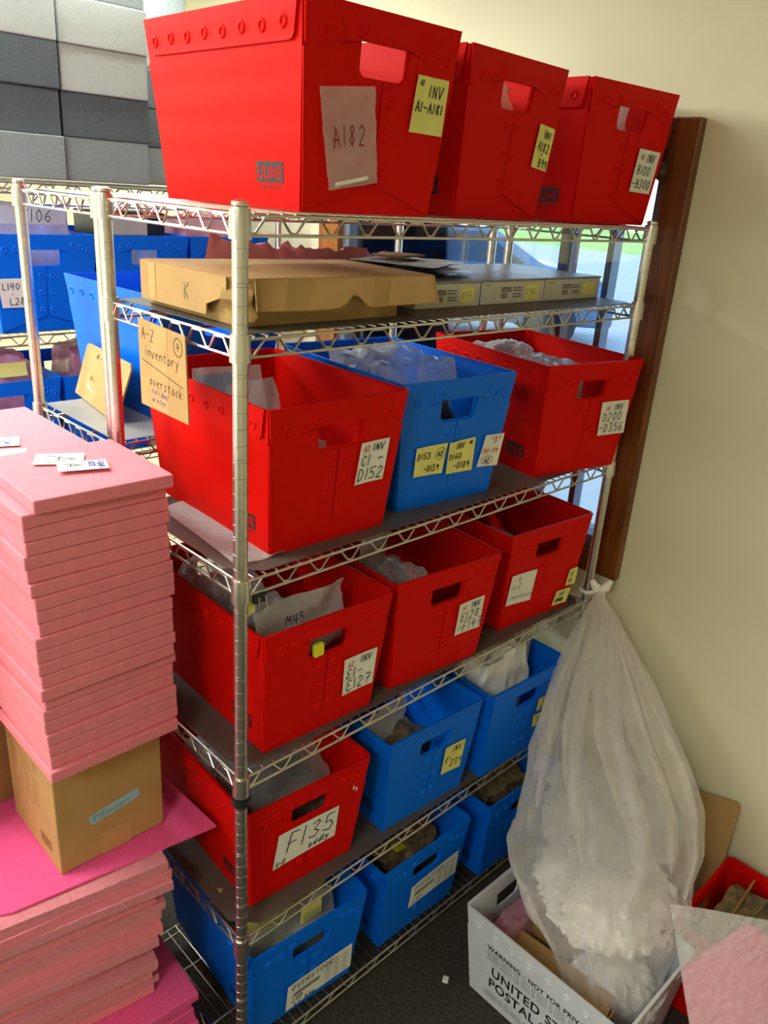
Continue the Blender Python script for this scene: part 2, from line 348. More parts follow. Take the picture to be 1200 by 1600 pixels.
# ---------------------------------------------------------------- wire shelving
Z = [1.956, 1.771, 1.344, .912, .479, .08]
def post_mesh(h, black=False):
    b = BM(); r = .0127; prof = [(r*.6, 0), (r, .001)]; z = .02; k = 0
    while z < h-.02:
        prof += [(r, z), (r-.0007, z+.0004), (r-.0007, z+.0010), (r, z+.0014)]
        if k % 5 == 0: prof += [(r, z+.0056), (r-.0007, z+.0060), (r-.0007, z+.0066), (r, z+.0070)]
        z += .0281; k += 1
    prof += [(r, h-.001), (r*.7, h)]
    lathe(b, prof, 20); me = mesh('post', b); return me
def truss(b, a, c, n, r=.0027, h=.029, dz=-.0055):
    a, c = Vector(a), Vector(c); d = (c-a)
    L = d.length; e = d.normalized(); a2 = a+e*.015; c2 = c-e*.015; d2 = c2-a2
    up = Vector((0, 0, 1)); nrm = e.cross(up)*.0
    tube(b, [a2+up*dz, c2+up*dz], r, 8); tube(b, [a2+up*(dz-h), c2+up*(dz-h)], r, 8)
    side = e.cross(up)*(-.002)
    pts = []
    for i in range(n):
        for t, zz in ((.05, -1), (.17, -1), (.42, 0), (.80, 0), (1.0, -.85)):
            pts.append(a2+d2*((i+t)/n)+up*(dz-.003+(h-.006)*zz)+side)
    tube(b, pts, r*.85, 6)
def collar_mesh():
    b = BM(); lathe(b, [(.0131, -.044), (.0175, -.044), (.0172, -.03), (.0162, -.002), (.0160, 0), (.0131, 0)], 20)
    return mesh('collar', b)
def shelf_rack(parent, z, W, D, wires=True, step=.0265):
    b = BM()
    for a, c, n in (((0, 0, z), (W, 0, z), 15), ((0, D, z), (W, D, z), 15), ((0, 0, z), (0, D, z), 6), ((W, 0, z), (W, D, z), 6)): truss(b, a, c, n)
    x = step
    while x < W-.01:
        tube(b, [(x, -.001, z-.0015), (x, D+.001, z-.0015)], .0016, 5); x += step
    for y in (D*.3, D*.7): tube(b, [(.002, y, z-.006), (W-.002, y, z-.006)], .0028, 6)
    return obj('wire_shelf', b, M['wire'], parent, True)
def unit(name, label, loc, W, D, levels, top, base=0, posts=None):
    t = thing(name, label, 'shelf', (loc[0], loc[1], 0))
    pm = post_mesh(top-base-.0); cm = collar_mesh()
    for k, (x, y) in enumerate(posts or ((0, 0), (W, 0), (0, D), (W, D))):
        p = link('post', pm, M['chrome'], t, True); p.location = (x, y, base)
        b = BM(); lathe(b, [(.0128, 0), (.0132, .002), (.0128, .006), (.006, .0085)], 16); cp = obj('post_cap', b, M['chrome'], p, True); cp.location = (0, 0, top-base); 
        b = BM(); lathe(b, [(.011, -.0), (.017, -.001), (.017, -.012), (.01, -.0125)], 16); f = obj('foot', b, M['black'], p, True); f.location = (0, 0, .0125)
    for z in levels:
        s = shelf_rack(t, z, W, D)
        for x in (0, W):
            for y in (0, D):
                c = link('collar', cm, M['chrome'], s, True); c.location = (x, y, z+.004)
    return t
SA = unit('wire_shelving', 'tall chrome wire shelving unit in front, holding rows of red and blue totes', (0, 0), 1.219, .434, Z, 1.963, .0)
SB = unit('wire_shelving', 'chrome wire shelving unit directly behind the front one, sharing its back side', (.02, .497), 1.2, .385, [1.953, 1.462, .9, .3], 1.962, .0)
SC = unit('wire_shelving', 'far chrome wire shelving unit with blue totes below grey foam blocks', (-.05, 1.5), 1.25, .46, [1.956, 1.514, 1.075, .5], 1.963, .0)
b = BM(); lathe(b, [(.0131, 0), (.019, .001), (.0195, .01), (.019, .02), (.0131, .021)], 18)
o = obj('rubber_band', b, M['black'], None, True); o.location = (0, 0, .849); tag(o, 'black band wrapped round the front left post below the fourth collar', 'band')
def liner(label, x0, y0, x1, y1, z, m='liner', cut=0):
    b = BM(); out = [(x0+cut, y0), (x1-.02, y0), (x1, y0+.02), (x1, y1), (x0, y1), (x0, y0+cut)]
    plate(b, out, lambda u, v, n: Vector((u, v, z+n)), .0012, off=.0003)
    return tag(obj('shelf_liner', b, M[m]), label, 'shelf liner')
names = ['second', 'third', 'fourth', 'fifth', 'bottom']
for k, nm in zip((1, 2, 3, 4), names):
    liner('dark grey plastic liner lying on the %s level of the front shelving' % nm, .006 if k > 1 else .012, .006, 1.20, .425, Z[k]+.0003, cut=(.02 if k in (1, 5) else .05))
liner('pale grey plastic liner on the middle level of the shelving behind', .03, .502, 1.2, .872, 1.4623, 'liner_light', .02)
liner('grey plastic liner under the far blue totes', -.03, 1.52, 1.18, 1.95, 1.5143, 'liner', .02)
liner('grey plastic liner under the lower far blue tote', -.03, 1.52, 1.18, 1.95, 1.0753, 'liner', .02)

# ---------------------------------------------------------------- nesting totes
TH, TW0, TW1, TD, TE = .29, .1425, .165, .41, .025   # height, half widths bottom/top, depth, end overhang
sF = Vector((0, -TH, -TE)).normalized(); sB = Vector((0, TH, -TE)).normalized()
tw = TW1-TW0; sL = Vector((-TH, 0, -tw)).normalized(); sR = Vector((TH, 0, -tw)).normalized()
def fF(u, v, n=0): return Vector((u, -TE*v/TH, v))+sF*n
def fB(u, v, n=0): return Vector((-u, TD+TE*v/TH, v))+sB*n
def fL(u, v, n=0): return Vector((-(TW0+tw*v/TH), TD-u, v))+sL*n     # u from the back corner towards the front, as read from outside
def fR(u, v, n=0): return Vector((TW0+tw*v/TH, u, v))+sR*n
HOLE = [(-.048, .247), (-.048, .212)]+arc(-.036, .212, .012, 180, 270, 4)[1:]+[(.0, .200)]+arc(.034, .212, .012, 270, 360, 4)+[(.046, .247)]
def rivet(b, fm, u, v, n0, r=.0062):
    prof = [(r*1.8, -.0004), (r*1.5, .0012), (r*1.15, .0024), (r*.9, .0016), (r*.7, .0001), (r*.3, -.0002)]
    rings = []
    for rr, h in prof: rings.append([b.verts.new(fm(u+rr*math.cos(k*math.pi/6), v+rr*math.sin(k*math.pi/6), n0+h)) for k in range(12)])
    for A, B_ in zip(rings, rings[1:]):
        for k in range(12): b.faces.new((A[k], A[(k+1) % 12], B_[(k+1) % 12], B_[k]))
    b.faces.new(rings[-1])
_tm = {}
def tote_meshes():
    if _tm: return _tm
    T = -.0035
    b = BM()
    end = [(-TW0, 0), (TW0, 0), (TW1, TH), (-TW1, TH)]
    for fm in (fF, fB): plate(b, end, fm, T, [HOLE])
    side = [(0, 0), (TD, 0), (TD+TE, TH), (-TE, TH)]
    for fm in (fL, fR): plate(b, side, fm, T)
    plate(b, [(-TW0, 0), (TW0, 0), (TW0, TD), (-TW0, TD)], lambda u, v, n: Vector((u, v, n+.0)), .0035)
    _tm['shell'] = mesh('shell', b)
    # fold-over rims on the long sides with their row of welds
    for nm, fm in (('sideL', fL), ('sideR', fR)):
        b = BM(); x0, x1 = -TE*.9+.004, TD+TE*.9-.004
        out = [(x0-.001, TH+.002)]+arc(x0+.022, .2475, .012, 180, 270, 4)+arc(x1-.024, .2475, .014, 270, 360, 4)+[(x1+.001, TH+.002)]
        plate(b, out, fm, .0042, off=.0004)
        for i in range(8):
            u = x0+.035+(x1-x0-.07)*i/7; rivet(b, fm, u, .256 + (.002 if i % 2 else 0), .0046)
        _tm[nm] = mesh('side_rim', b)
    for nm, fm in (('endF', fF), ('endB', fB)):
        b = BM(); w_ = .158
        out = [(-.163, TH+.002), (-.158, .236)]+arc(-.147, .236, .011, 180, 285, 4)+[(-.052, .2475), (.052, .2475), (.125, .226)]+arc(.146, .236, .011, 255, 360, 4)+[(.163, TH+.002)]
        plate(b, out, fm, .0042, off=.0004)
        for u, v in ((-.122, .2415+.008), (-.088, .252), (-.056, .262), (.088, .263), (.112, .256), (.137, .247)): rivet(b, fm, u, v-.002, .0046)
        _tm[nm] = mesh('end_rim', b)
        for s, k in ((-1, 'L'), (1, 'R')):
            b = BM()
            # folded side flaps meeting in a seam below the handle, cut to an inverted V at the bottom
            out = [(s*.0015, .196), (s*.0015, .052), (s*.012, .046), (s*.1395, .004), (s*.1595, .225), (s*.055, .244), (s*.052, .21), (s*.042, .198)]
            if s < 0: out = out[::-1]
            plate(b, out, fm, .0034, off=.0003)
            for v in (.17, .12, .068): rivet(b, fm, s*.017, v, .0037, .0055)
            _tm['wing'+nm[-1]+k] = mesh('end_flap', b)
    return _tm
LOGO = {}
def tote(color, loc, rz, label, group=None, logo=True):
    tm = tote_meshes(); t = thing('tote', label, 'tote', loc, rz, group); m = M[color]
    def put(name, key):
        k = key+color
        if k not in _tm2:
            me = tm[key].copy(); me.materials.clear(); me.materials.append(m); _tm2[k] = me
        return link(name, _tm2[k], None, t)
    put('shell', 'shell'); put('side_rim', 'sideL'); put('side_rim', 'sideR'); put('end_rim', 'endF'); put('end_rim', 'endB')
    for k in ('wingFL', 'wingFR', 'wingBL', 'wingBR'): put('end_flap', k)
    if logo and color in ('red', 'blue'):
        if color not in LOGO:
            ml = M['ink'] if color == 'red' else M['darkblue']; u0 = .30
            b = BM(); plate(b, [(u0, .04), (u0+.072, .04), (u0+.072, .071), (u0, .071)], fL, .0003, off=.0003); pl = obj('printed_logo', b, ml, t)
            tx = printed('logo_lettering', 'ULINE', .028, fL, m, pl, u0+.004, .0457, .0004, .76, .0009)
            tx2 = printed('logo_small_print', '800-295-5510', .0085, fL, ml, pl, u0+.012, .030, 0, 1, .0006)
            LOGO[color] = (pl.data, tx.data, tx2.data)
        else:
            a, c, d = LOGO[color]; pl = link('printed_logo', a, None, t); link('logo_lettering', c, None, pl); link('logo_small_print', d, None, pl)
    return t
_tm2 = {}
def note(t, quad, lines, m='white', name='paper_label', lw=.0021, fm=fF, extra=None, off=.0068, label=None):
    """quad: TL TR BR BL in front coordinates; lines: (text, x0..1, y0..1, height fraction, ink)"""
    (ax, ay), (bx, by), (cx, cy), (dx, dy) = quad
    W_ = ((Vector((bx, by))-Vector((ax, ay))).length+(Vector((cx, cy))-Vector((dx, dy))).length)/2
    H_ = ((Vector((dx, dy))-Vector((ax, ay))).length+(Vector((cx, cy))-Vector((bx, by))).length)/2
    def qm(u, v, n=0):
        s, q = u/W_, v/H_
        x = (dx*(1-s)+cx*s)*(1-q)+(ax*(1-s)+bx*s)*q; y = (dy*(1-s)+cy*s)*(1-q)+(ay*(1-s)+by*s)*q
        curl = .0012*(s-.5)**2*4
        return fm(x, y, off+curl+n)
    b = BM(); n = 5
    V = [[[b.verts.new(qm(W_*i/n, H_*j, k)) for i in range(n+1)] for j in (0, 1)] for k in (0, .0004)]
    for i in range(n):
        b.faces.new((V[1][0][i], V[1][0][i+1], V[1][1][i+1], V[1][1][i])); b.faces.new((V[0][0][i], V[0][1][i], V[0][1][i+1], V[0][0][i+1]))
        for j in (0, 1): b.faces.new((V[0][j][i], V[0][j][i+1], V[1][j][i+1], V[1][j][i]))
    for i in (0, n): b.faces.new((V[0][0][i], V[0][1][i], V[1][1][i], V[1][0][i]))
    o = obj(name, b, M[m], t)
    if label: o['label'] = label
    inks = {}
    for text, x, y, h, ink in lines:
        bb = inks.setdefault(ink, BM()); hh = h*H_
        strokes(bb, text, lambda u, v, n: qm(u, v, n+.0007), x*W_, y*H_, hh, lw)
    if extra: extra(inks, lambda u, v, n: qm(u, v, n+.0007), W_, H_)
    for ink, bb in inks.items(): obj('handwriting', bb, M[ink], o)
    return o
def circ(ink, cx, cy, rx, ry):
    def f(inks, fm, W_, H_): ring_stroke(inks.setdefault(ink, BM()), fm, cx*W_, cy*H_, rx*W_, ry*H_)
    return f

GT, GC, GE, GF, GO = 'top row totes', 'third level totes', 'fourth level totes', 'fifth level totes', 'bottom level totes'
up = .0018
tA1 = tote('red', (.252, -.005, Z[0]+up), -1, 'large red tote at the left end of the top shelf, yellow note reading A1-A181', GT)
note(tA1, [(.0717, .2181), (.1447, .2172), (.1438, .1318), (.0649, .1332)], [('INV', .42, .66, .2, 'ink'), ('A1-A181', .07, .38, .17, 'ink'), ('AZ', .1, .84, .08, 'inkfade')], 'yellow', 'sticky_note')
tA2 = tote('red', (.658, .047, Z[0]+up), 3.5, 'red tote in the middle of the top shelf, yellow note reading A182-B99', GT)
note(tA2, [(.090, .187), (.1484, .181), (.1427, .099), (.0836, .1056)], [('INV', .4, .72, .16, 'ink'), ('A182', .15, .42, .2, 'ink'), ('-', .45, .28, .1, 'ink'), ('B99', .4, .06, .18, 'ink')], 'yellow', 'sticky_note')
tA3 = tote('red', (1.069, .035, Z[0]+up), -4.5, 'red tote at the right end of the top shelf, white note reading B100-B300', GT)
note(tA3, [(.0503, .1694), (.136, .1661), (.128, .0728), (.0455, .076)], [('INV', .45, .73, .17, 'ink'), ('B100', .12, .42, .21, 'ink'), ('-B300', .03, .1, .21, 'ink'), ('AZ', .15, .78, .1, 'inkpink')])
tC1 = tote('red', (.238, .043, Z[2]+up), -2, 'red tote labelled C1-D152 at the left of the third level', GC)
note(tC1, [(.0526, .1993), (.1253, .2009), (.1186, .1133), (.0454, .1124)], [('INV', .45, .76, .17, 'ink'), ('C1 -', .1, .44, .24, 'ink'), ('D152', .05, .08, .28, 'ink'), ('AZ', .12, .78, .12, 'inkpink')])
tD1 = tote('blue', (.592, .057, Z[2]+up), -6, 'blue tote with two yellow notes and one white note, middle of the third level', GC)
note(tD1, [(-.1095, .1477), (-.0204, .1492), (-.0258, .0782), (-.1089, .0801)], [('D153', .06, .58, .2, 'ink'), ('AZ', .72, .6, .15, 'ink'), ('-D159', .32, .14, .19, 'ink')], 'yellow', 'sticky_note', extra=circ('ink', .82, .68, .15, .2))
note(tD1, [(-.0143, .1469), (.0634, .1517), (.068, .0704), (-.0131, .0725)], [('INV', .28, .76, .17, 'ink'), ('AZ', .78, .84, .08, 'ink'), ('D160', .05, .44, .18, 'ink'), ('-D189', .26, .14, .18, 'ink')], 'yellow', 'sticky_note')
note(tD1, [(.0959, .1511), (.1563, .1487), (.1502, .0694), (.0825, .0748)], [('"D"', .35, .72, .2, 'inkorange'), ('190-199', .05, .42, .14, 'inkorange'), ('AZ', .3, .12, .14, 'ink')], extra=circ('ink', .42, .2, .28, .13))
tD2 = tote('red', (1.051, .010, Z[2]+up), -12, 'red tote labelled D200-D356 at the right of the third level', GC)
note(tD2, [(.0419, .1871), (.1399, .1873), (.1496, .0949), (.0505, .0953)], [('INV', .5, .74, .17, 'ink'), ('D200', .1, .42, .25, 'ink'), ('-D356', .02, .1, .25, 'ink'), ('AZ', .2, .76, .1, 'inkpink')])
tE1 = tote('red', (.2185, .025, Z[3]+up), -2, 'red tote labelled E1-E127 at the left of the fourth level', GE)
note(tE1, [(.0439, .1643), (.1356, .1643), (.1345, .0705), (.0484, .069)], [('INV', .5, .76, .17, 'ink'), ('E1-', .08, .42, .26, 'ink'), ('E127', .1, .08, .28, 'ink'), ('AZ', .12, .74, .12, 'inkpink')])
tE2 = tote('red', (.577, .021, Z[3]+up), -5, 'red tote labelled E128-F147 in the middle of the fourth level', GE)
note(tE2, [(.044, .1821), (.1266, .1858), (.1283, .0934), (.0436, .0938)], [('INV', .5, .76, .17, 'ink'), ('E128', .12, .42, .26, 'ink'), ('-F147', .04, .08, .27, 'ink'), ('AZ', .15, .78, .1, 'inkpink')])
tE3 = tote('red', (1.002, .035, Z[3]+up), -5, 'red tote reading A-Z inventory at the right of the fourth level', GE)
note(tE3, [(-.1373, .1721), (-.0374, .169), (-.041, .073), (-.1402, .0811)], [('W', .3, .74, .18, 'inkpink'), ('A-Z', .1, .5, .17, 'ink'), ('inventory', .05, .18, .15, 'ink')], lw=.0012)
note(tE3, [(.1129, .1264), (.15, .1273), (.1518, .0712), (.1085, .0742)], [('AZ', .2, .6, .2, 'inkfade'), ('WO', .2, .2, .2, 'inkfade')], 'yellow', 'sticky_note')
note(tE3, [(.074, .0657), (.138, .0628), (.131, .0157), (.0659, .020)], [('INV', .3, .6, .25, 'inkfade'), ('A-Z', .2, .2, .25, 'ink')], 'yellow', 'sticky_note', extra=lambda i, fm, W_, H_: scribble(i.setdefault('ink', BM()), fm, .1*W_, .2*H_, .7*W_, .45*H_, 14))
tF1 = tote('red', (.204, .047, Z[4]+up), -3.4, 'red tote with a wide paper label reading F135 on the fifth level', GF)
note(tF1, [(-.0849, .192), (.0815, .1884), (.0789, .0956), (-.0947, .0908)], [('F135', .16, .36, .52, 'ink'), ('oddly', .55, .1, .17, 'ink'), ('A-Z', .03, .05, .12, 'inkfade')], lw=.003)
tF2 = tote('blue', (.592, .024, Z[4]+up), -2.3, 'blue tote with one yellow note in the middle of the fifth level', GF)
note(tF2, [(.0409, .1877), (.1177, .1838), (.1157, .0893), (.0404, .0976)], [('INV', .4, .72, .2, 'ink'), ('Z-', .1, .4, .2, 'ink'), ('Z39', .4, .2, .22, 'ink')], 'yellow', 'sticky_note')
tF3 = tote('blue', (.947, -.003, Z[4]+up), -2, 'blue tote heaped with white packaging at the right of the fifth level', GF)
note(tF3, [(.0538, .1963), (.1196, .1886), (.1165, .1459), (.0536, .1514)], [('INV', .35, .55, .35, 'ink'), ('AZ', .2, .1, .3, 'ink')], 'yellow', 'sticky_note')
note(tF3, [(.0446, .1395), (.1179, .1297), (.1106, .0882), (.0518, .0919)], [('Z-A', .3, .35, .35, 'ink')], 'yellow', 'sticky_note')
tO1 = tote('blue', (.203, .025, Z[5]+up), -4.3, 'blue overstock tote filled with papers, left end of the bottom level', GO)
def over(i, fm, W_, H_):
    bb = i.setdefault('ink', BM()); scribble(bb, fm, .08*W_, .42*H_, .5*W_, .58*H_, 26)
    for c in range(3):
        for r_ in range(7): scribble(bb, fm, (.58+c*.13)*W_, (.12+r_*.115)*H_, (.67+c*.13)*W_, (.16+r_*.115)*H_, 7, .0011)
note(tO1, [(-.0596, .1165), (.1338, .1297), (.1391, .0371), (-.0604, .0245)], [('OVERSTOCK', .06, .72, .2, 'ink'), ('LED', .08, .22, .16, 'ink'), ('Lights', .12, .03, .15, 'ink')], extra=over)
tO2 = tote('blue', (.598, .014, Z[5]+up), -1, 'blue overstock tote full of small brown parts, middle of the bottom level', GO)
note(tO2, [(-.0532, .1734), (.1319, .1921), (.1372, .0985), (-.0526, .0924)], [('OVERSTOCK', .06, .72, .2, 'inkfade'), ('LED', .08, .12, .18, 'inkfade')], extra=over)
tO3 = tote('blue', (1.0, -.005, Z[5]+up), -1, 'blue tote at the right of the bottom level, half hidden by the clear bag', GO)
note(tO3, [(-.0372, .1712), (.0799, .1754), (.0783, .0751), (-.034, .0764)], [('LED', .2, .6, .2, 'inkfade'), ('A-Z', .2, .2, .2, 'inkfade')])

# zip pouch taped on the first tote
b = BM(); q = [(-.1296, .1774), (-.0204, .1898), (.006, .0512), (-.0957, .0348)]
def pm_(s, t_, n):
    x = (q[3][0]*(1-s)+q[2][0]*s)*(1-t_)+(q[0][0]*(1-s)+q[1][0]*s)*t_; y = (q[3][1]*(1-s)+q[2][1]*s)*(1-t_)+(q[0][1]*(1-s)+q[1][1]*s)*t_
    return fF(x, y, .0095+.004*noise.noise(Vector((s*5, t_*6, 3)))+n)
sheet_grid(b, 14, 18, lambda s, t_: pm_(s, t_, 0)); po = obj('zip_pouch', b, M['bagmilky'], tA1, True); po['label'] = 'small clear zip bag taped to the tote, faint A182 on it'
b = BM(); strokes(b, 'A182', lambda u, v, n: pm_(u, v, .003), .14, .42, .2, .018, adv=.95, wid=.55); obj('handwriting', b, M['inkred'], po)
b = BM(); tube(b, [pm_(.14, .05, .001), pm_(.78, .07, .001)], .0035, 8); obj('paper_roll', b, M['white'], po)

# far blue totes and those on the shelving behind
g3 = 'far blue totes on the upper level'
tB1 = tote('blue', (.321, 1.53, 1.514+up), 0, 'far blue tote with a white label reading L140-L281, left of the far row', g3)
note(tB1, [(-.150, .165), (-.060, .165), (-.062, .078), (-.140, .078)], [('L140', .1, .62, .22, 'ink'), ('-', .4, .42, .1, 'ink'), ('L281', .3, .1, .24, 'ink')])
tB2 = tote('blue', (.655, 1.53, 1.514+up), 0, 'far blue tote with a label ending in 43, second of the far row', g3)
note(tB2, [(-.13, .165), (-.065, .165), (-.07, .10), (-.12, .10)], [('L43', .2, .4, .3, 'ink')])
tB3 = tote('blue', (.99, 1.53, 1.514+up), 0, 'far blue tote without a label, third of the far row', g3)
tB4 = tote('blue', (.17, 1.53, 1.075+up), 0, 'blue tote on the lower level of the far shelving, filled with bags', 'lower far blue totes')
tB5 = tote('blue', (.51, 1.53, 1.075+up), 0, 'blue tote on the lower far level behind the leaning cardboard', 'lower far blue totes')
tX = tote('blue', (.32, .968, 1.462+up), 180, 'blue tote standing alone on the shelving behind, its long pale side in view', logo=False)

# ---------------------------------------------------------------- bags and papers
def crumple(name, label, cat, loc, size, m, seed, rz=0, amp=.25, n=20, group=None, tilt=(0, 0)):
    """a loose plastic bag: closed pillow with folds, standing on its base"""
    b = BM(); r = bmesh.ops.create_cube(b, size=1); bmesh.ops.subdivide_edges(b, edges=b.edges[:], cuts=n, use_grid_fill=True)
    for v in b.verts:
        c = v.co.copy(); d = c.length; k = 1-.25*max(0, d-.5)
        p = Vector((c.x*k, c.y*k, c.z*k))
        nn = noise.noise_vector(c*2.2+Vector((seed*3.1, seed, 0)))*.5+noise.noise_vector(c*6+Vector((seed, 0, seed*2)))*.22
        cr = abs(noise.noise(c*3.2+Vector((seed*1.7, 0, seed))))+.35*abs(noise.noise(c*7+Vector((0, seed, 2))))
        p += Vector((nn.x, nn.y, nn.z*.8 if c.z > -.3 else 0))*amp - p*(cr*.17*min(1, amp*6))
        v.co = Vector((p.x*size[0], p.y*size[1], (p.z+.5)*size[2]))
    zm = min(v.co.z for v in b.verts)
    for v in b.verts: v.co.z -= zm
    o = obj(name, b, M[m], None, True); o.location = loc; o.rotation_euler = (rad(tilt[0]), rad(tilt[1]), rad(rz))
    return tag(o, label, cat, group)
def flat_bag(name, label, cat, loc, w_, h_, m, seed, rz=0, lean=75, group=None, wave=.012, writing=None, thick=.004):
    """a flat zip bag or sheet standing or leaning, with ripples"""
    def f(s, t_, side):
        x = (s-.5)*w_; y = t_*h_
        z = wave*noise.noise(Vector((s*2.5, t_*2.5, seed*7.7)))*2+wave*.5*noise.noise(Vector((s*8, t_*8, seed)))+side*thick*math.sin(math.pi*min(1, max(0, s)))*math.sin(math.pi*t_)
        return Vector((x, y, z))
    b = BM()
    for sd in (0, 1): sheet_grid(b, 14, 14, lambda s, t_: f(s, t_, sd))
    bmesh.ops.remove_doubles(b, verts=b.verts, dist=1e-5)
    o = obj(name, b, M[m], None, True); o.location = loc
    o.rotation_euler = (Matrix.Rotation(rad(rz), 4, 'Z') @ Matrix.Rotation(rad(lean), 4, 'X')).to_euler()
    if writing:
        bb = BM(); strokes(bb, writing, lambda u, v, n: f(u/w_, v/h_, 1)+Vector((0, 0, .002)), w_*.3, h_*.62, .02, .0018); obj('handwriting', bb, M['ink'], o)
    return tag(o, label, cat, group)
def inside(t, x, y, z):   # a place inside a tote, in its own frame
    return t.matrix_basis @ Vector((x, y, z))
zz = .006
flat_bag('zip_bag', 'clear zip bag sticking up at the back left of the C1 tote', 'plastic bag', inside(tC1, -.06, .25, .10), .15, .20, 'bag', 1, -12, 80)
flat_bag('zip_bag', 'clear zip bag beside the front left post inside the C1 tote', 'plastic bag', inside(tC1, -.03, .16, .12), .13, .17, 'bag', 2, 8, 72)
crumple('zip_bag', 'loose clear bag lying low in the front of the C1 tote', 'plastic bag', inside(tC1, -.05, .10, zz), (.16, .12, .19), 'bagmilky', 3, amp=.12)
crumple('zip_bag', 'big puffed clear bag rising out of the blue D153 tote', 'plastic bag', inside(tD1, -.02, .20, zz), (.23, .25, .31), 'bag', 4, amp=.18)
crumple('poly_mailer', 'grey parts bag filling the bottom of the blue D153 tote', 'plastic bag', inside(tD1, .0, .2, zz), (.18, .26, .22), 'junk', 44, amp=.14)
crumple('zip_bag', 'white bags lying flat near the rim of the D200 tote', 'plastic bag', inside(tD2, -.02, .14, zz), (.17, .18, .27), 'bagmilky', 5, amp=.12)
crumple('zip_bag', 'clear bag at the back of the D200 tote', 'plastic bag', inside(tD2, -.04, .30, zz), (.2, .13, .28), 'bag', 6, amp=.12)
flat_bag('zip_bag', 'white paper bag marked M45 leaning out of the E1 tote', 'plastic bag', inside(tE1, -.02, .035, .17), .24, .14, 'bagmilky', 7, 4, 84, writing='M45')
crumple('zip_bag', 'clear bag of grey parts at the front left of the E1 tote', 'plastic bag', inside(tE1, -.07, .11, zz), (.12, .14, .27), 'bag', 8, amp=.16)
crumple('zip_bag', 'dark parts bag at the bottom of the E1 tote', 'plastic bag', inside(tE1, -.02, .22, zz), (.2, .2, .2), 'junk', 9, amp=.16)
crumple('zip_bag', 'clear bag at the back left of the E1 tote', 'plastic bag', inside(tE1, -.07, .29, zz), (.13, .18, .29), 'bag', 31, amp=.14)
crumple('zip_bag', 'clear bag standing at the left inside the E128 tote', 'plastic bag', inside(tE2, -.07, .10, zz), (.12, .14, .26), 'bag', 10, amp=.14)
flat_bag('zip_bag', 'grey film bag standing upright in the middle of the E128 tote', 'plastic bag', inside(tE2, -.01, .22, .05), .2, .25, 'bagmilky', 11, 30, 86)
crumple('zip_bag', 'dark bag low inside the red A-Z inventory tote', 'plastic bag', inside(tE3, -.05, .2, zz), (.15, .22, .2), 'bag', 12, amp=.14)
crumple('plastic_bag', 'crinkled dark clear plastic filling the F135 tote', 'plastic bag', inside(tF1, 0, .2, zz), (.26, .33, .245), 'bag', 13, amp=.12)
crumple('poly_mailer', 'dark parts under the plastic in the F135 tote', 'plastic bag', inside(tF1, 0, .2, zz), (.22, .28, .19), 'blackfilm', 14, amp=.12)
flat_bag('zip_bag', 'clear zip bag standing in the blue Z39 tote', 'plastic bag', inside(tF2, -.05, .08, .08), .19, .20, 'bag', 15, 10, 80)
crumple('zip_bag', 'bag of grey parts low in the blue Z39 tote', 'plastic bag', inside(tF2, -.03, .12, zz), (.18, .18, .2), 'junk', 16, amp=.14)
crumple('zip_bag', 'white padded bag heaped at the front of the right blue tote', 'plastic bag', inside(tF3, -.03, .12, zz), (.2, .18, .35), 'whitefill', 17, amp=.16)
crumple('zip_bag', 'clear bag over the white bag in the right blue tote', 'plastic bag', inside(tF3, .03, .2, zz), (.2, .2, .34), 'bag', 18, amp=.16)
b = bbox((-.03, -.02, 0), (.03, .02, .14), .002); o = obj('white_carton', b, M['whitebox']); o.location = inside(tF3, .11, .11, .235); o.rotation_euler = (rad(-8), rad(14), 0); tag(o, 'small white carton poking out of the right blue tote', 'box')
for i in range(6):
    flat_bag('document', ['grey plastic sleeve of papers', 'yellowish paper folder', 'clear sleeve of papers'][i % 3]+' standing in the overstock tote, sheet %s from its front' % ['first', 'second', 'third', 'fourth', 'fifth', 'sixth'][i], 'paper', inside(tO1, -.01, .028+i*.045, .012), .26, .262+.006*(i % 3), ['bagmilky', 'yellow', 'bag'][i % 3] if i else 'bagmilky', 20+i, -1, 86, wave=.006)
b = bbox((-.03, -.004, 0), (.03, .004, .05), .001); o = obj('paper_strip', b, M['yellow']); o.location = inside(tO1, .03, .022, .25); tag(o, 'short yellow strip tucked at the front of the overstock papers', 'paper')
crumple('parts_heap', 'jumble of small brown parts in the middle overstock tote', 'parts', inside(tO2, 0, .2, zz), (.24, .34, .235), 'junk', 26, amp=.1)
for i, (x, y) in enumerate(((-.03, .06), (.03, .09), (-.05, .12))):
    b = bbox((-.022, -.012, 0), (.022, .012, .012), .002); o = obj('brass_part', b, M['card' if i else 'hi']); o.location = inside(tO2, x, y, .232+.01*i); o.rotation_euler = (.3*i, .4, i)
    tag(o, 'small brass-coloured part lying on the brown parts, %s' % ['nearest the rim', 'right of the others', 'farthest back'][i], 'part', 'parts on the heap')
crumple('parts_heap', 'dark plastic heap in the bottom right blue tote', 'parts', inside(tO3, 0, .2, zz), (.24, .34, .24), 'junk', 27, amp=.1)
crumple('bubble_bag', 'white bubble bag rising out of the right red tote on top', 'plastic bag', inside(tA3, .0, .2, zz), (.22, .3, .31), 'bagmilky', 28, amp=.14)
crumple('bubble_bag', 'white bubble bag inside the middle red tote on top', 'plastic bag', inside(tA2, 0, .17, zz), (.22, .25, .26), 'whitefill', 29, amp=.12)
flat_bag('document', 'white paper inside the first red tote, seen through its handle', 'paper', inside(tA1, .03, .2, .05), .2, .20, 'white', 30, 30, 80)
kb = crumple('zip_bag', 'purple tinted bag marked K106 on the far L140 tote', 'plastic bag', inside(tB1, -.02, .12, .14), (.28, .16, .24), 'bagpurple', 32, amp=.1)
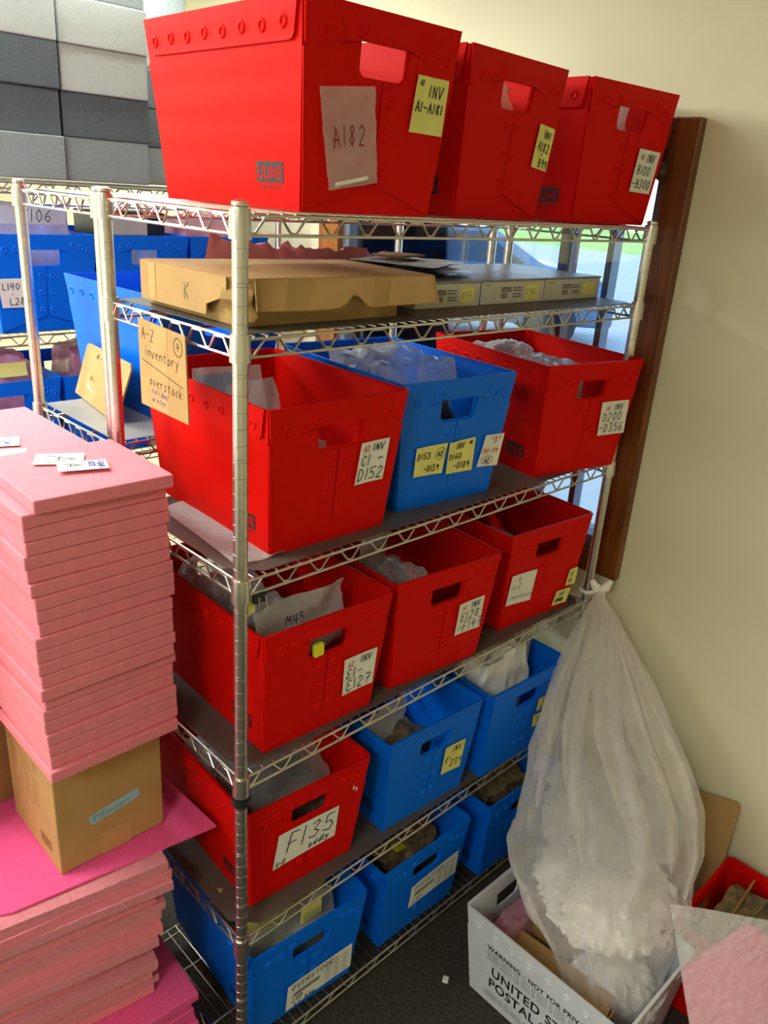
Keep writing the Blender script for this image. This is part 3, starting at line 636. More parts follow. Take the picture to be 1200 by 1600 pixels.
b = BM(); strokes(b, 'K106', lambda u, v, n: Vector((u, -.088-n, v)), -.02, .185, .034, .0028); obj('handwriting', b, M['ink'], kb)
b = bbox((-.13, -.06, 0), (.13, .09, .085), .004); o = obj('electronics_box', b, M['black']); o.location = inside(tB2, .0, .13, .275); tag(o, 'dark box with a pale front panel on top of the second far blue tote', 'box')
b = BM(); plate(b, [(-.115, .012), (.06, .012), (.06, .066), (-.115, .066)], lambda u, v, n: Vector((u, -.0603-n, v)), .002); obj('pale_panel', b, M['whitebox'], o)
crumple('zip_bag', 'pale bags filling the far tote with the label ending in 43', 'plastic bag', inside(tB2, 0, .15, .03), (.24, .22, .24), 'bagmilky', 33, amp=.12)
crumple('bubble_bag', 'pink bag on top of the third far blue tote', 'plastic bag', inside(tB3, -.02, .15, .12), (.24, .2, .24), 'bagpink', 34, amp=.12)
crumple('zip_bag', 'reddish clear bag in the lower far blue tote', 'plastic bag', inside(tB4, -.02, .12, .1), (.24, .2, .27), 'bagpink', 35, amp=.14)
b = bbox((-.045, 0, 0), (.045, .01, .045), .003); o = obj('yellow_card', b, M['yellow']); o.location = inside(tB4, .03, .005, .30); o.rotation_euler = (rad(-15), 0, 0); tag(o, 'small yellow card on the bags in the lower far tote', 'card')
crumple('zip_bag', 'reddish clear bag in the second lower far blue tote', 'plastic bag', inside(tB5, 0, .12, .1), (.22, .2, .27), 'bagpink', 36, amp=.14)
b = BM(); box(b, (-.012, -.006, -.014), (.012, .006, .014)); bevel(b, .003); o = obj('highlighter_cap', b, M['hi']); o.location = inside(tE1, -.028, -.022, .216); tag(o, 'yellow highlighter end showing in the handle hole of the E1 tote', 'highlighter')
for i, (x, z) in enumerate(((.118, .215), (.127, .207))):
    b = BM(); plate(b, [(0, 0), (.008, .002), (.003, .014)], lambda u, v, n: fF(x+u, z+v, .0068+n), .0004); obj('torn_tape', b, M['white'], tF1)

# clear sheets lying on the third level at the left
b = BM(); sheet_grid(b, 16, 8, lambda s, t_: Vector((.02+s*.11+.03*t_, .01+t_*.33, .002+.0022*math.sin(s*9+t_*4)+.002)))
o = obj('plastic_sleeve', b, M['bagmilky'], None, True); o.location = (-.0, .03, Z[2]+.003); tag(o, 'long clear plastic sleeve lying beside the C1 tote on the third level', 'plastic sleeve')

# ---------------------------------------------------------------- binder clip and tag
t = thing('binder_clip', 'small binder clip hanging from the third shelf wire beside the post', 'clip', (.036, -.004, Z[2]-.052))
b = BM(); plate(b, [(-.012, 0), (.012, 0), (.012, .018), (-.012, .018)], lambda u, v, n: Vector((u, -.004+n, v)), .008); obj('clip_body', b, M['black'], t)
for s in (-1, 1):
    b = BM(); tube(b, [(-.007*s+.004, -.006, .012), (-.009*s+.004, -.009, -.012), (0+.004, -.010, -.022), (.006*s+.004, -.009, -.012)], .0012, 6); obj('clip_handle', b, M['wire'], t, True)
b = BM(); plate(b, [(-.03, -.03), (-.004, -.022), (-.003, .006), (-.02, .01)], lambda u, v, n: Vector((u, .006+n, v)), .001); obj('paper_tag', b, M['yellow'], t)

# ---------------------------------------------------------------- cardboard sign on the second shelf edge
t = thing('cardboard_sign', 'cardboard sign reading A-Z inventory overstock, hanging on the side of the second shelf', 'sign', (-.012, 0, 0))
def sg(u, v, n=0): return Vector((-n, .300-u, 1.757+v - .008*u/.16))
b = BM(); plate(b, [(0, -.158), (.165, -.152), (.160, 0), (0, 0)], sg, .003); obj('board', b, M['card'], t)
b = BM(); plate(b, [(.045, -.154), (.10, -.152), (.10, -.0005), (.045, -.0005)], sg, .0004, off=.003); obj('tape_strip', b, M['tape'], t)['label'] = 'translucent tape strip'
b = BM(); f2 = lambda u, v, n: sg(u, v, .0038)
strokes(b, 'A-Z', f2, .012, -.033, .02, .0013); strokes(b, 'inventory', f2, .018, -.062, .019, .0012, adv=.72); strokes(b, 'overstock', f2, .035, -.112, .017, .0012, adv=.75)
ring_stroke(b, f2, .137, -.024, .014, .016); strokes(b, '4', f2, .132, -.031, .014, .0012)
for i in range(8):
    u0, u1 = i/8, (i+1)/8; b.faces.new([b.verts.new(f2(.01+.14*a, -.072-.02*a+c, 0)) for a, c in ((u0, 0), (u1, 0), (u1, .0013), (u0, .0013))])
obj('handwriting', b, M['ink'], t)
b = BM(); strokes(b, '. holiday', f2, .03, -.127, .011, .001); strokes(b, '. winter', f2, .03, -.142, .011, .001); obj('handwriting', b, M['inkblue'], t)

# ---------------------------------------------------------------- brown box and cartons on the second shelf
t = thing('cardboard_box', 'flat brown cardboard carton with a torn front edge on the second shelf', 'box', (0, 0, Z[1]+.002))
b = bbox((.040, .055, 0), (.40, .355, .066), .002); obj('base', b, M['card'], t)
b = BM()
lid = [(.026, .35), (.026, .07), (.05, .034), (.455, .018), (.475, .30)]
plate(b, lid, lambda u, v, n: Vector((u, v, .078+n)), .003)
def ff(u, v, n=0): return Vector((.05+u*.405, .034-u*.016-.010*(1-v/.078)-n, v))
dn = [(0, .08), (0, .030), (.3, .027), (.42, .029), (.46, .036), (.5, .050), (.54, .046), (.58, .030), (.60, .028), (.8, .029), (1.03, .030), (1, .08)]
plate(b, dn[::-1], ff, .003)
plate(b, [(0, .08), (0, .012), (.22, .012), (.22, .03), (.28, .05), (.28, .08)][::-1], lambda u, v, n: Vector((.024-n, .35-u, v)), .003)
obj('lid', b, M['card'], t)
b = BM(); sheet_grid(b, 8, 8, lambda s, q_: Vector((.018+s*.032+.006*math.sin(q_*9), .078-s*.044-.007*math.sin(s*3.1)-.004*math.sin(q_*14), .012+q_*.068))); obj('crushed_corner', b, M['card'], t)
b = BM(); plate(b, [(.02, .03), (.02, .079), (.16, .079), (.13, .03)], ff, .0004, off=.0033); plate(b, [(.24, .03), (.3, .079), (.62, .079), (.6, .031), (.57, .036), (.5, .055), (.44, .034), (.42, .03)], ff, .0004, off=.0033); plate(b, [(.7, .031), (.72, .079), (.98, .079), (1.0, .031)], ff, .0004, off=.0033)
obj('tape_strip', b, M['tape'], t)
b = BM(); plate(b, [(.03, .016), (.03, .079), (.055, .079), (.055, .016)], lambda u, v, n: Vector((.021-n, .35-u, v)), .0004, off=.0003); obj('tape_strip', b, M['tape'], t)
b = BM(); strokes(b, 'K', lambda u, v, n: Vector((.0205-n, .35-u, v)), .15, .030, .028, .0018); obj('handwriting', b, M['inkfade'], t)
xs = [(.50, .705, 'K97'), (.712, .945, 'K98'), (.952, 1.19, '')]
lab = ['left white carton marked K97 on the second shelf', 'middle white carton on the second shelf with a barcode and a yellow note', 'right white carton at the end of the second shelf']
for i, (x0, x1, tx) in enumerate(xs):
    t = thing('flat_carton', lab[i], 'box', (x0, .105, Z[1]+.002), -.5, 'white cartons on the second shelf'); W_ = x1-x0
    obj('carton_body', bbox((0, 0, 0), (W_, .30, .05), .002), M['whitebox'], t)
    obj('carton_lid', bbox((-.0015, -.0015, .0503), (W_+.0015, .3015, .055), .001), M['liner_light'], t)
    fc = lambda u, v, n: Vector((u, -n-.0002, v))
    b = BM()
    for r_, c0, c1 in ((.033, .30, .46), (.027, .30, .46), (.019, .30, .40), (.013, .30, .40)):
        u = c0*W_
        while u < c1*W_: plate(b, [(u, r_), (u+.0022, r_), (u+.0022, r_+.005), (u, r_+.005)], fc, .0003); u += .0034
    obj('barcode', b, M['inkfade'], t)
    b = BM(); 
    for r_ in (.034, .028, .020, .014): plate(b, [(.48*W_, r_), (.62*W_, r_), (.62*W_, r_+.003), (.48*W_, r_+.003)], fc, .0003)
    strokes(b, 'RETURN', fc, .05*W_, .041, .004, .0006, n=.0004); obj('small_print', b, M['inkfade'], t)
    b = BM(); plate(b, [(.68*W_, .008), (.9*W_, .008), (.9*W_, .042), (.68*W_, .042)], fc, .0006); nn_ = obj('sticky_note', b, M['yellow'], t)
    if tx: b = BM(); strokes(b, tx, fc, .70*W_, .018, .014, .0009, n=.0012); obj('handwriting', b, M['inkfade'], nn_)
g = 'black plastic envelopes on the cartons'
for i, (x, y, rz, lb) in enumerate(((.62, .25, 12, 'bottom black plastic envelope on the left carton'), (.60, .24, -8, 'middle black plastic envelope on the left carton'), (.64, .27, 25, 'upper black plastic envelope, skewed to the right'))):
    b = BM(); k0 = i*3.3
    for sd in (0, .003): sheet_grid(b, 10, 8, lambda s, q_: Vector(((s-.5)*.24, (q_-.5)*.20, sd+.0035+.003*noise.noise(Vector((s*4, q_*4, k0))))))
    o = obj('plastic_envelope', b, M['blackfilm'], None, True); o.location = (x, y, Z[1]+.0575+i*.009); o.rotation_euler = (0, 0, rad(rz)); tag(o, lb, 'envelope', g)
b = BM(); box(b, (-.06, -.04, 0), (.06, .04, .004)); bevel(b, .001); o = obj('red_card', b, M['card_d']); o.location = (.66, .32, Z[1]+.088); o.rotation_euler = (0, 0, .3); tag(o, 'reddish card lying on the black plastic envelopes', 'card')
# pink bubble film
b = BM()
sheet_grid(b, 40, 10, lambda s, q_: Vector((s*.50, (q_-.5)*.07, .005+(.112-.035*s)*math.sin(math.pi*q_)*(1+.25*noise.noise(Vector((s*14, q_*5, 1))))+.006*noise.noise(Vector((s*40, q_*9, 2))))))
o = obj('bubble_film', b, M['pinkfilm'], None, True); o.location = (.20, .395, Z[1]+.002); tag(o, 'long crinkled pink bubble film lying behind the brown carton', 'bubble film')

# leaning cardboard on the shelving behind
t = thing('cardboard_flap', 'cut cardboard piece with a paper label leaning on the lone blue tote', 'cardboard', (0, 0, 0))
A_, B_, C_, D_ = Vector((.135, .93, 1.466)), Vector((.088, .62, 1.466)), Vector((.128, .60, 1.60)), Vector((.158, .90, 1.60))
def qf(u, v, n=0):
    p = (A_*(1-u)+B_*u)*(1-v)+(D_*(1-u)+C_*u)*v; nn = (B_-A_).cross(D_-A_).normalized()
    if nn.x > 0: nn = -nn
    return p+nn*n
b = BM(); plate(b, [(0, 0), (1, 0), (1, .9), (.96, 1), (.1, 1), (.06, .95)], qf, .004); obj('board', b, M['card'], t)
b = BM(); plate(b, [(.25, .25), (.75, .15), (.75, .6), (.3, .72)], qf, .0006, off=.0045); pl = obj('paper_label', b, M['white'], t)
b = BM(); strokes(b, 'HOLIDAY', lambda u, v, n: qf(u, v, .0062), .3, .40, .09, .012, adv=.7, wid=.5); obj('handwriting', b, M['inkred'], pl)
b = BM(); strokes(b, 'A-MISC', lambda u, v, n: qf(u, v, .0055), .32, .78, .12, .012, adv=.7, wid=.5); obj('handwriting', b, M['ink'], t)

# ---------------------------------------------------------------- grey foam blocks
def foam(lo, hi, m, label, rz=0, col=''):
    c = [(a+b_)/2 for a, b_ in zip(lo, hi)]; h = [(b_-a)/2 for a, b_ in zip(lo, hi)]
    o = obj('foam_block', bbox([-x for x in h], h, .004), M[m]); o.location = c; o.rotation_euler = (0, 0, rad(rz)); return tag(o, label, 'foam block', 'grey foam blocks stacked on the far shelving')
hts = .1245; zb = 1.963
for ci, (x0, x1, cols, nm) in enumerate(((.135, .424, ['foam_m', 'foam_d', 'foam_d', 'foam_l', 'foam_d'], 'left'), (.430, .714, ['foam_m', 'foam_d', 'foam_l', 'foam_l', 'foam_m'], 'middle'), (.722, 1.0, ['foam_m', 'foam_d', 'foam_d', 'foam_m', 'foam_m'], 'right'))):
    for k, m in enumerate(cols):
        dy = random.uniform(-.008, .008)+(.25 if ci == 2 else 0)+(.012 if ci == 1 and k < 2 else 0)
        pos = ['bottom block', 'second block from the bottom', 'third block from the bottom', 'fourth block from the bottom', 'top block'][k]
        tone = {'foam_d': 'charcoal', 'foam_m': 'grey', 'foam_l': 'light grey'}[m]
        foam((x0, 1.545+dy, zb+k*(hts+.0006)), (x1+random.uniform(-.004, .002), 1.9+dy, zb+k*(hts+.0006)+hts), m, '%s foam block, %s of the %s stack' % (tone, pos, nm))

# ---------------------------------------------------------------- pink foam stack on the box
def pink_sheet(lo, hi, m, label, rz, group, wav=0, seed=0, bev=.0028, nx=10):
    c = Vector([(a+b_)/2 for a, b_ in zip(lo, hi)]); h = Vector([(b_-a)/2 for a, b_ in zip(lo, hi)])
    b = BM()
    if wav:
        r = bmesh.ops.create_cube(b, size=2); bmesh.ops.subdivide_edges(b, edges=[e for e in b.edges if abs(e.verts[0].co.z-e.verts[1].co.z) < .1], cuts=nx, use_grid_fill=True)
        for v in b.verts:
            n = noise.noise(Vector((v.co.x*2.2, v.co.y*2.2, seed*.35)))*wav
            e = noise.noise(Vector((v.co.x*3, v.co.y*3, seed*5.1)))*wav*.8
            v.co = Vector((v.co.x*h.x+e*(1 if abs(v.co.x) > .9 else 0), v.co.y*h.y+e*(1 if abs(v.co.y) > .9 else 0), v.co.z*h.z+n))
    else:
        box(b, -h, h); bevel(b, bev, 2)
    o = obj('foam_sheet', b, M[m], None, bool(wav)); o.location = c; o.rotation_euler = (0, 0, rad(rz)); return tag(o, label, 'foam sheet', group)
g = 'pink foam sheets stacked on the cardboard box'
top, bot, N = 1.503, .952, 22
th = (top-bot)/N
ordn = ['bottom', 'second', 'third', 'fourth', 'fifth', 'sixth', 'seventh', 'eighth', 'ninth', 'tenth', 'eleventh', 'twelfth', 'thirteenth', 'fourteenth', 'fifteenth', 'sixteenth', 'seventeenth', 'eighteenth', 'nineteenth', 'twentieth', 'twenty-first', 'twenty-second']
random.seed(11)
for k in range(N):
    z0 = bot+k*th; dx, dy, rz = random.uniform(-.0025, .0015)+[0, -.003, .001, -.004, .002, -.002, 0][k//3 % 7], random.uniform(-.0015, .0015)+[0, .004, -.003, .001, .005, -.001, 0][k//4 % 7], random.uniform(-.35, .35)+[0, .6, -.4, .3, -.7, 0, .4][k//4 % 7]
    x0, x1, y0, y1 = -.295, -.034, .172, .425
    if k == N-1: dx, dy, rz = .004, -.010, -1.5; x0 = -.282
    if k == N-2: dx, dy, rz = -.006, .006, 1.2
    if k in (0, 7): dx -= .006; dy -= .010
    lb = '%s pink foam sheet of the neat stack on the box, counted from its bottom' % ordn[k] if k < N-1 else 'topmost pink foam sheet of the neat stack, paper labels lying on it'
    pink_sheet((x0+dx, y0+dy, z0), (x1+dx, y1+dy, z0+th-.0004), 'pink', lb, rz, g)
ZB_ = .658
# second neat stack just behind, paler top
for k in range(9):
    z0 = 1.10+k*.0425; dx = random.uniform(-.006, .002)
    pink_sheet((-.43+dx, .438, z0), (-.040+dx, .80, z0+.042), 'pink2', '%s speckled pale pink foam sheet of the stack behind the neat one' % ordn[k] if k < 8 else 'top speckled pale pink foam sheet behind the neat stack', 0, 'pale pink foam sheets behind')
# what carries the rear stack
b = bbox((-.33, .52, ZB_+.0005), (-.05, .79, 1.098), .004); tag(obj('tall_carton', b, M['card_d']), 'tall brown carton carrying the pale pink foam stack', 'box')
def slip(label, loc, rz, w_, h_, texts, seed=0):
    t = thing('paper_slip', label, 'paper', loc, rz)
    def fz(u, v, n=0): return Vector((u-w_/2, v-h_/2, .0012+.0016*(abs(u/w_-.5)*2)**2+n))
    b = BM(); sheet_grid(b, 8, 2, lambda s, q_: fz(s*w_, q_*h_)); obj('slip', b, M['white'], t)
    inks = {}
    for tx, x, y, h, ink, lw in texts: strokes(inks.setdefault(ink, BM()), tx, fz, x, y, h, lw)
    for i, bb in inks.items(): obj('handwriting', bb, M[i], t)
    return t
slip('white paper slip with a large letter A on the neat pink stack', (-.165, .335, 1.5035), -118, .062, .085, [('A', .012, .02, .05, 'ink', .0022)])
slip('white paper slip with circled A and blue writing on the neat pink stack', (-.150, .270, 1.5065), -108, .05, .085, [('A', .008, .012, .028, 'ink', .0022), ('RED', .006, .053, .011, 'inkblue', .002), ('FOAM', .004, .068, .011, 'inkblue', .002)])
slip('white paper slip with blue writing on the pale pink stack', (-.215, .56, 1.4827), -110, .06, .12, [('A-Z', .006, .02, .02, 'ink', .002), ('FOAM', .008, .09, .013, 'inkblue', .002)])
slip('blank white paper slip at the front of the pale pink stack', (-.225, .485, 1.4827), -112, .045, .11, [])

# ---------------------------------------------------------------- cardboard box under the neat stack
ZB = .658
t = thing('cardboard_box', 'brown cardboard box between the neat pink stack and the hot pink sheet', 'box', (-.276, .236, ZB+.001))
BW, BD, BH = .232, .24, .951-ZB-.001
obj('carton_body', bbox((0, 0, 0), (BW, BD, BH), .003), M['card'], t)
fc = lambda u, v, n=0: Vector((u, -.0003-n, v)); fl = lambda u, v, n=0: Vector((-.0003-n, BD-u, v))
for (u0, u1, v0, v1) in ((.085, .152, 0, .058), (.085, .145, BH-.05, BH)):
    b = BM(); plate(b, [(u0, v0), (u1, v0), (u1, v1), (u0+.004, v1-.003)], fc, .0004); obj('tape_strip', b, M['tape'], t)
b = BM(); c0, s0 = math.cos(.16), math.sin(.16)
def lbm(u, v, n=0): return fc(.070+u*c0-v*s0, .088+u*s0+v*c0, n)
plate(b, arc(.004, .004, .004, 180, 270, 3)+arc(.106, .004, .004, 270, 360, 3)+arc(.106, .020, .004, 0, 90, 3)+arc(.004, .020, .004, 90, 180, 3), lbm, .0004); pl = obj('sticker', b, M['lightblue'], t); pl['label'] = 'pale blue sticker'
b = BM(); strokes(b, 'SHIPPER NOTE', lambda u, v, n: lbm(u, v, .0008), .005, .0165, .0035, .0006); 
for r_ in (.011, .006): strokes(b, 'TIE A KNOT ACROSS THE COVER LID', lambda u, v, n: lbm(u, v, .0008), .005, r_, .0026, .0005, adv=1.05)
obj('small_print', b, M['ink'], pl)
b = BM()
for i in range(11): strokes(b, random.choice(['KEEP DRY AND FLAT', 'THIS SIDE UP ONLY', 'STORE IN COOL AREA', 'HANDLE THE BOX']), lambda u, v, n: fl(u, v, .0006), .02, BH-.06-i*.0125, .007, .0008, adv=1.2)
obj('faint_print', b, M['tape'], t)
b = BM()
for i in range(10): plate(b, [(.15+i*.0055, .03), (.1525+i*.0055, .03), (.1525+i*.0055, .058), (.15+i*.0055, .058)], fl, .0003)
obj('barcode', b, M['card_d'], t)

# ---------------------------------------------------------------- lower stacks on the floor
o = pink_sheet((-.80, .185, ZB-.006), (.038, .80, ZB-.0005), 'hot', 'hot pink foam sheet under the cardboard box', -7.5, 'hot pink sheets', bev=.002)
o.location = (0, 0, 0)
b = BM(); cs = [(-.385, .212), (.040, .155), (.030, .44), (-.01, .82), (-.90, .86), (-.84, .45)]
bpy.data.objects.remove(o)
plate(b, cs, lambda u, v, n: Vector((u, v, ZB-.005+n)), .0045); tag(obj('foam_sheet', b, M['hot']), 'thin hot pink foam sheet lying under the cardboard box', 'foam sheet')
random.seed(5); z = .272; k = 0; g = 'loose pink foam sheets stacked below the hot pink sheet'
N2 = 17; th2 = (ZB-.006-.272)/N2
for k in range(N2):
    f = k/(N2-1); xr = -.085+.035*f+random.uniform(-.015, .012)+(.03 if k > 13 else 0); y0 = .205+random.uniform(-.012, .012)-.01*f
    zc = .272+(k+.5)*th2; L = .40
    pink_sheet((xr-L*2, y0, zc-th2*.5), (xr, y0+.60, zc+th2*.46), 'pink2' if k % 3 else 'pink', '%s loose pink foam sheet, counted from the bottom of the lower stack' % ordn[k], -9+random.uniform(-2, 2), g, wav=.0035, seed=k)
g = 'hot pink foam sheets on the floor'
for k in range(11):
    z0 = .002+k*.0242; xr = -.035+random.uniform(-.012, .004); y0 = .115+random.uniform(-.008, .006)
    pink_sheet((xr-.50, y0, z0), (xr, y0+.66, z0+.0236), 'hot', '%s hot pink foam sheet of the stack on the floor, counted from the bottom' % ordn[k], -4+random.uniform(-1, 1), g)
# red wrapped bundle left of the box
crumple('wrapped_bundle', 'shiny red wrapped bundle behind the cardboard box at the left edge', 'bundle', (-.53, .60, ZB+.002), (.32, .26, .30), 'red', 40, amp=.1)

# ---------------------------------------------------------------- white postal tote on the floor
tW = tote('white_tote', (.755, -.60, .003), 0, 'white corrugated postal tote on the carpet with black UNITED STATES POSTAL SERVICE print', logo=False)
printed('bold_lettering', 'UNITED STATES', .045, fL, M['ink'], tW, .066, .112, .0011, .88)
printed('bold_lettering', 'POSTAL SERVICE', .045, fL, M['ink'], tW, .060, .066, .0011, .85)
printed('warning_lettering', 'WARNING - NOT FOR PRIVATE USE', .022, fL, M['ink'], tW, .048, .197, .0005, .92)
b = BM()
for i in range(4): strokes(b, 'MAXIMUM PENALTY FOR THEFT OR MISUSE OF POSTAL PROPERTY', lambda u, v, n: fL(u, v, .0006), .05, .185-i*.0085, .005, .0007, slant=0, adv=1.1, jit=0)
for i in range(3): strokes(b, 'PROPERTY OF THE POSTAL SERVICE', lambda u, v, n: fL(u, v, .0006), .05, .040-i*.008, .005, .0006, slant=0, adv=1.1, jit=0)
obj('small_print', b, M['ink'], tW)
t = thing('open_carton', 'brown open cardboard carton inside the white postal tote', 'box', (.705, -.40, .012), 4)
for lo, hi in (((-.055, -.15, 0), (.055, .15, .005)), ((-.055, -.15, .0055), (-.051, .15, .17)), ((.051, -.15, .0055), (.055, .15, .20)), ((-.0505, .146, .0055), (.0505, .15, .21)), ((-.0505, -.15, .0055), (.0505, -.146, .18))):
    b = BM(); box(b, lo, hi); obj('panel', b, M['card'], t)
b = BM(); plate(b, [(-.145, 0), (.145, 0), (.135, .07), (-.135, .07)], lambda u, v, n: Vector((-.050+v*.8, u, .171+v*.35+n)), .003); obj('flap', b, M['card'], t)
crumple('bubble_bag', 'pinkish bubble bag in the far end of the white postal tote', 'plastic bag', (.72, -.24, .02), (.2, .07, .22), 'bagpink', 41, amp=.14)

# ---------------------------------------------------------------- big clear bag tied to the post
t = thing('trash_bag', 'large clear plastic bag knotted to the right shelf post, sagging into the postal tote', 'plastic bag', (0, 0, 0))
SEC = [(1.232, -.030, .955, .018), (1.222, -.042, .93, .020), (1.205, -.062, .90, .045), (1.17, -.10, .83, .085), (1.13, -.14, .76, .125), (1.085, -.185, .68, .160), (1.05, -.238, .60, .195), (1.025, -.288, .52, .225), (.98, -.328, .44, .240), (.915, -.35, .37, .235), (.87, -.40, .315, .215), (.815, -.455, .26, .165), (.785, -.49, .19, .135), (.775, -.505, .12, .105), (.77, -.51, .06, .06), (.77, -.51, .045, .01)]
def bag_mesh(scale=1, z0=9, z1=-9, seed=0):
    b = BM(); SEG = 96; rings = []
    ax = (Vector(SEC[-1][:3])-Vector(SEC[0][:3])).normalized()
    X = Vector((1, -1, 0)).normalized(); Y = Vector((1, 1, 0)).normalized()
    pts = []
    for i in range(len(SEC)-1):
        for j in range(6):
            t_ = j/6; p0 = SEC[max(0, i-1)]; p1 = SEC[i]; p2 = SEC[i+1]; p3 = SEC[min(len(SEC)-1, i+2)]
            pts.append([.5*((2*b1)+(-a+c)*t_+(2*a-5*b1+4*c-d)*t_*t_+(-a+3*b1-3*c+d)*t_**3) for a, b1, c, d in zip(p0, p1, p2, p3)])
    pts.append(list(SEC[-1]))
    n0 = len(pts); pts = [(i/(n0-1), p) for i, p in enumerate(pts) if z1 <= p[2] <= z0 or scale == 1]
    n = len(pts)
    for i, (f, (x, y, z_, r)) in enumerate(pts):
        ring = []; g_ = i/(n-1)
        if scale != 1: r = r*scale*math.sqrt(max(.0, 1-(2*g_-1)**4)); z_ += .008
        fold = .32*(1-f)**1.3+.05
        for k in range(SEG):
            a = 2*math.pi*k/SEG
            q_ = Vector((math.cos(a)*1.3, math.sin(a)*1.3, f*2.2))
            w_ = 1+fold*(.6*abs(noise.noise(Vector((math.cos(a)*3.2, math.sin(a)*3.2, f*1.1))))*2-.45)+.16*noise.noise(q_*1.8+Vector((3, 1, 2)))+.05*noise.noise(q_*6)+.02*noise.noise(q_*17)
            if scale != 1:
                qq = Vector((math.cos(a)*2.4+seed, math.sin(a)*2.4, g_*4)); w_ = 1-.30*abs(noise.noise(qq*1.3))-.22*abs(noise.noise(qq*2.9))+.05*noise.noise(qq*7)
            if f > .6: w_ += .05*noise.noise(q_*9+Vector((0, 9, 0)))
            ring.append(b.verts.new(Vector((x, y, z_))+r*w_*(math.cos(a)*X+math.sin(a)*.72*Y)+Vector((0, 0, .03*r*math.sin(3*a)))))
        rings.append(ring)
    for A, B2 in zip(rings, rings[1:]):
        for k in range(SEG): b.faces.new((A[k], A[(k+1) % SEG], B2[(k+1) % SEG], B2[k]))
    b.faces.new(rings[-1])
    if scale != 1: b.faces.new(rings[0][::-1]); bmesh.ops.remove_doubles(b, verts=b.verts, dist=.0004)
    return b
bo = obj('bag_film', bag_mesh(), M['bigbag'], t, True)
b = BM()
for s in (-1, 1):
    tube(b, [(1.228, -.026, .945), (1.232+.012*s, -.034-.01*s, .965), (1.235+.022*s, -.030-.02*s, .985)], [.010, .014, .007], 8)
tube(b, [(1.219+.021*math.cos(a*.7), .021*math.sin(a*.7), .948+.002*math.sin(a)) for a in range(9)], .0065, 6, True)
obj('knot', b, M['whitefill'], t, True)
# gathered folds running down the bag
for i, (ph, amp_) in enumerate(((-2.2, .95), (-1.55, 1.0), (-1.1, 1.0), (-.55, 1.02), (2.9, .9))):
    b = BM(); pts = []; X = Vector((1, -1, 0)).normalized(); Y = Vector((1, 1, 0)).normalized(); ms = min(len(SEC)-5, 9+i % 2)
    for j in range(2, ms):
        x, y, z_, r = SEC[j]; a = ph+.12*math.sin(j*.9+i); pts.append(Vector((x, y, z_))+r*.98*amp_*(math.cos(a)*X+math.sin(a)*.72*Y))
    def fp(s, q_):
        k = s*(len(pts)-1.001); i0 = int(k); p = pts[i0].lerp(pts[min(i0+1, len(pts)-1)], k-i0); wv = .005+(.034 if i in (1, 3) else .022)*math.sin(math.pi*min(1, s*1.0))**.8
        return p+X*(q_-.5)*wv*2+Y*.008*math.sin(q_*9+s*7)
    sheet_grid(b, 40, 8, fp); obj('fold', b, M['bagfold'], t, True)
# a hollow loop of slack film bulging at the right
b = BM()
lp = [Vector(p) for p in ((1.14, -.20, .74), (1.20, -.30, .62), (1.215, -.40, .50), (1.17, -.42, .44), (1.10, -.38, .46), (1.07, -.33, .53), (1.09, -.27, .60))]
def lf(s, q_):
    k = s*(len(lp)-1.001); i0 = int(k); p = lp[i0].lerp(lp[i0+1], k-i0); d = (lp[i0+1]-lp[i0]).normalized(); sd = d.cross(Vector((-.6, -.6, .5))).normalized()
    wv = .012+.03*math.sin(math.pi*s); return p+sd*(q_-.5)*wv*2+Vector((-.5, -.5, .4))*.012*math.sin(q_*7+s*11)
sheet_grid(b, 60, 8, lf); obj('fold', b, M['bagfold'], t, True)
g = 'white packaging inside the clear bag'
for nm, sc, za, zb_, m_, sd in (('bottom', .92, .235, .05, 'whitefill', 2), ('lower middle', .90, .37, .245, 'whitefill', 5), ('upper middle', .86, .56, .38, 'bagmilky', 8)):
    o = obj('packing_film', bag_mesh(sc, za, zb_, sd), M[m_], None, True); tag(o, 'crumpled white packing film in the %s of the clear bag' % nm, 'packing film', g)

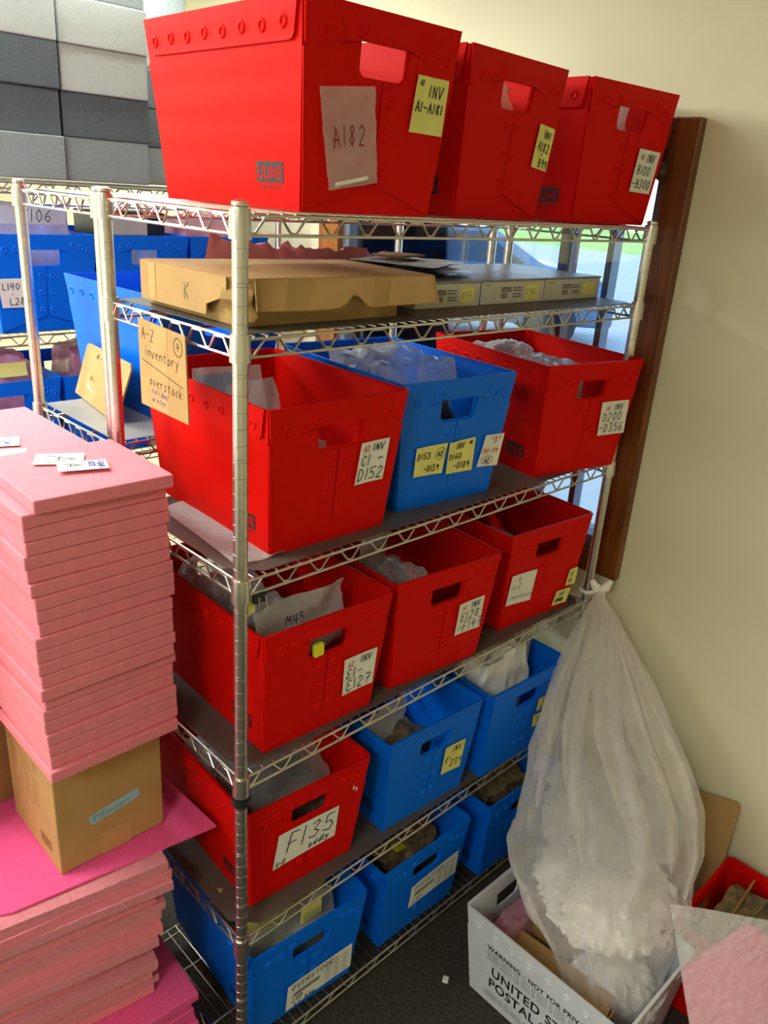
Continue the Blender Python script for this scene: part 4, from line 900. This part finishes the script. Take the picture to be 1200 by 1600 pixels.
# ---------------------------------------------------------------- things on the floor at the right
t = thing('cardboard_sheet', 'brown cardboard sheet leaning on the wall behind the clear bag', 'cardboard', (0, 0, 0))
def cl(u, v, n=0): return Vector((1.20+.127*v/.45-n, -.30-u, v))
b = BM(); plate(b, [(0, .006), (.255, .006), (.232, .44), (.222, .452), (0, .40)], cl, .005); obj('board', b, M['card'], t)
b = BM(); plate(b, [(.08, .008), (.21, .008), (.20, .25), (.19, .26), (.08, .25)], cl, .004, off=.006); obj('flap', b, M['card'], t)
tr = tote('red', (1.128, -.985, .003), 0, 'red tote on the floor at the right edge, behind the leaning cardboard', logo=False)
for i, (y, rz, m) in enumerate(((-.600, 3, 'card_d'), (-.64, -3, 'junk'), (-.69, 6, 'card_d'))):
    b = bbox((-.135, -.003, 0), (.135, .003, .285-.01*i), .001); o = obj('cardboard_piece', b, M[m]); o.location = (1.128, y, .012); o.rotation_euler = (rad(8), 0, rad(rz)); tag(o, ['dark cardboard piece standing farthest back in the floor tote', 'scuffed cardboard piece in the middle of the floor tote', 'plain cardboard piece standing nearest in the floor tote'][i], 'cardboard', 'cardboard in the floor tote')
# translucent foam sheet with pink sheet behind it
crumple('packing_paper', 'crumpled brown packing material filling the red floor tote', 'paper', (1.128, -.73, .008), (.27, .30, .27), 'junk', 61, amp=.1)
t = thing('foam_sheet', 'thin white translucent foam sheet standing at the lower right corner', 'foam sheet', (0, 0, 0))
P0, P1, P2 = Vector((.742, -.598, .55)), Vector((.947, -.823, .53)), Vector((.702, -.831, .02))
def fs(u, v, n=0):
    nn = (P1-P0).cross(P2-P0).normalized(); return P0+(P1-P0)*u+(P2-P0)*v+nn*(n+.004*math.sin(u*7+v*3))
b = BM(); sheet_grid(b, 20, 16, lambda s, q_: fs(s, q_, 0)); obj('sheet', b, M['sheet'], t, True)
nn = (P1-P0).cross(P2-P0).normalized(); sg_ = 1 if nn.dot(Vector((-.73, -1.06, 2))-P0) < 0 else -1
b = BM(); plate(b, [(.02, .34), (.037, .272), (.108, .24), (.595, .045), (.703, .076), (.95, .22), (.9, .98), (.03, .98)], lambda u, v, n: P0+(P1-P0)*u+(P2-P0)*v+nn*(sg_*(.016+n)), .006)
tag(obj('foam_sheet', b, M['brightpink']), 'bright pink foam sheet showing through the thin white sheet', 'foam sheet')
b = BM(); box(b, (-.01, -.008, 0), (.01, .008, .006)); bevel(b, .002); o = obj('foam_scrap', b, M['white']); o.location = (.575, -.135, .001); o.rotation_euler = (0, 0, .5); tag(o, 'tiny white foam scrap on the dark carpet', 'scrap')
b = BM(); plate(b, [(0, 0), (.014, .004), (.004, .016)], lambda u, v, n: Vector((u, v, n)), .0008); o = obj('paper_scrap', b, M['card']); o.location = (.03, .13, Z[4]+.003); tag(o, 'tiny brown scrap on the fifth shelf beside the F135 tote', 'scrap')
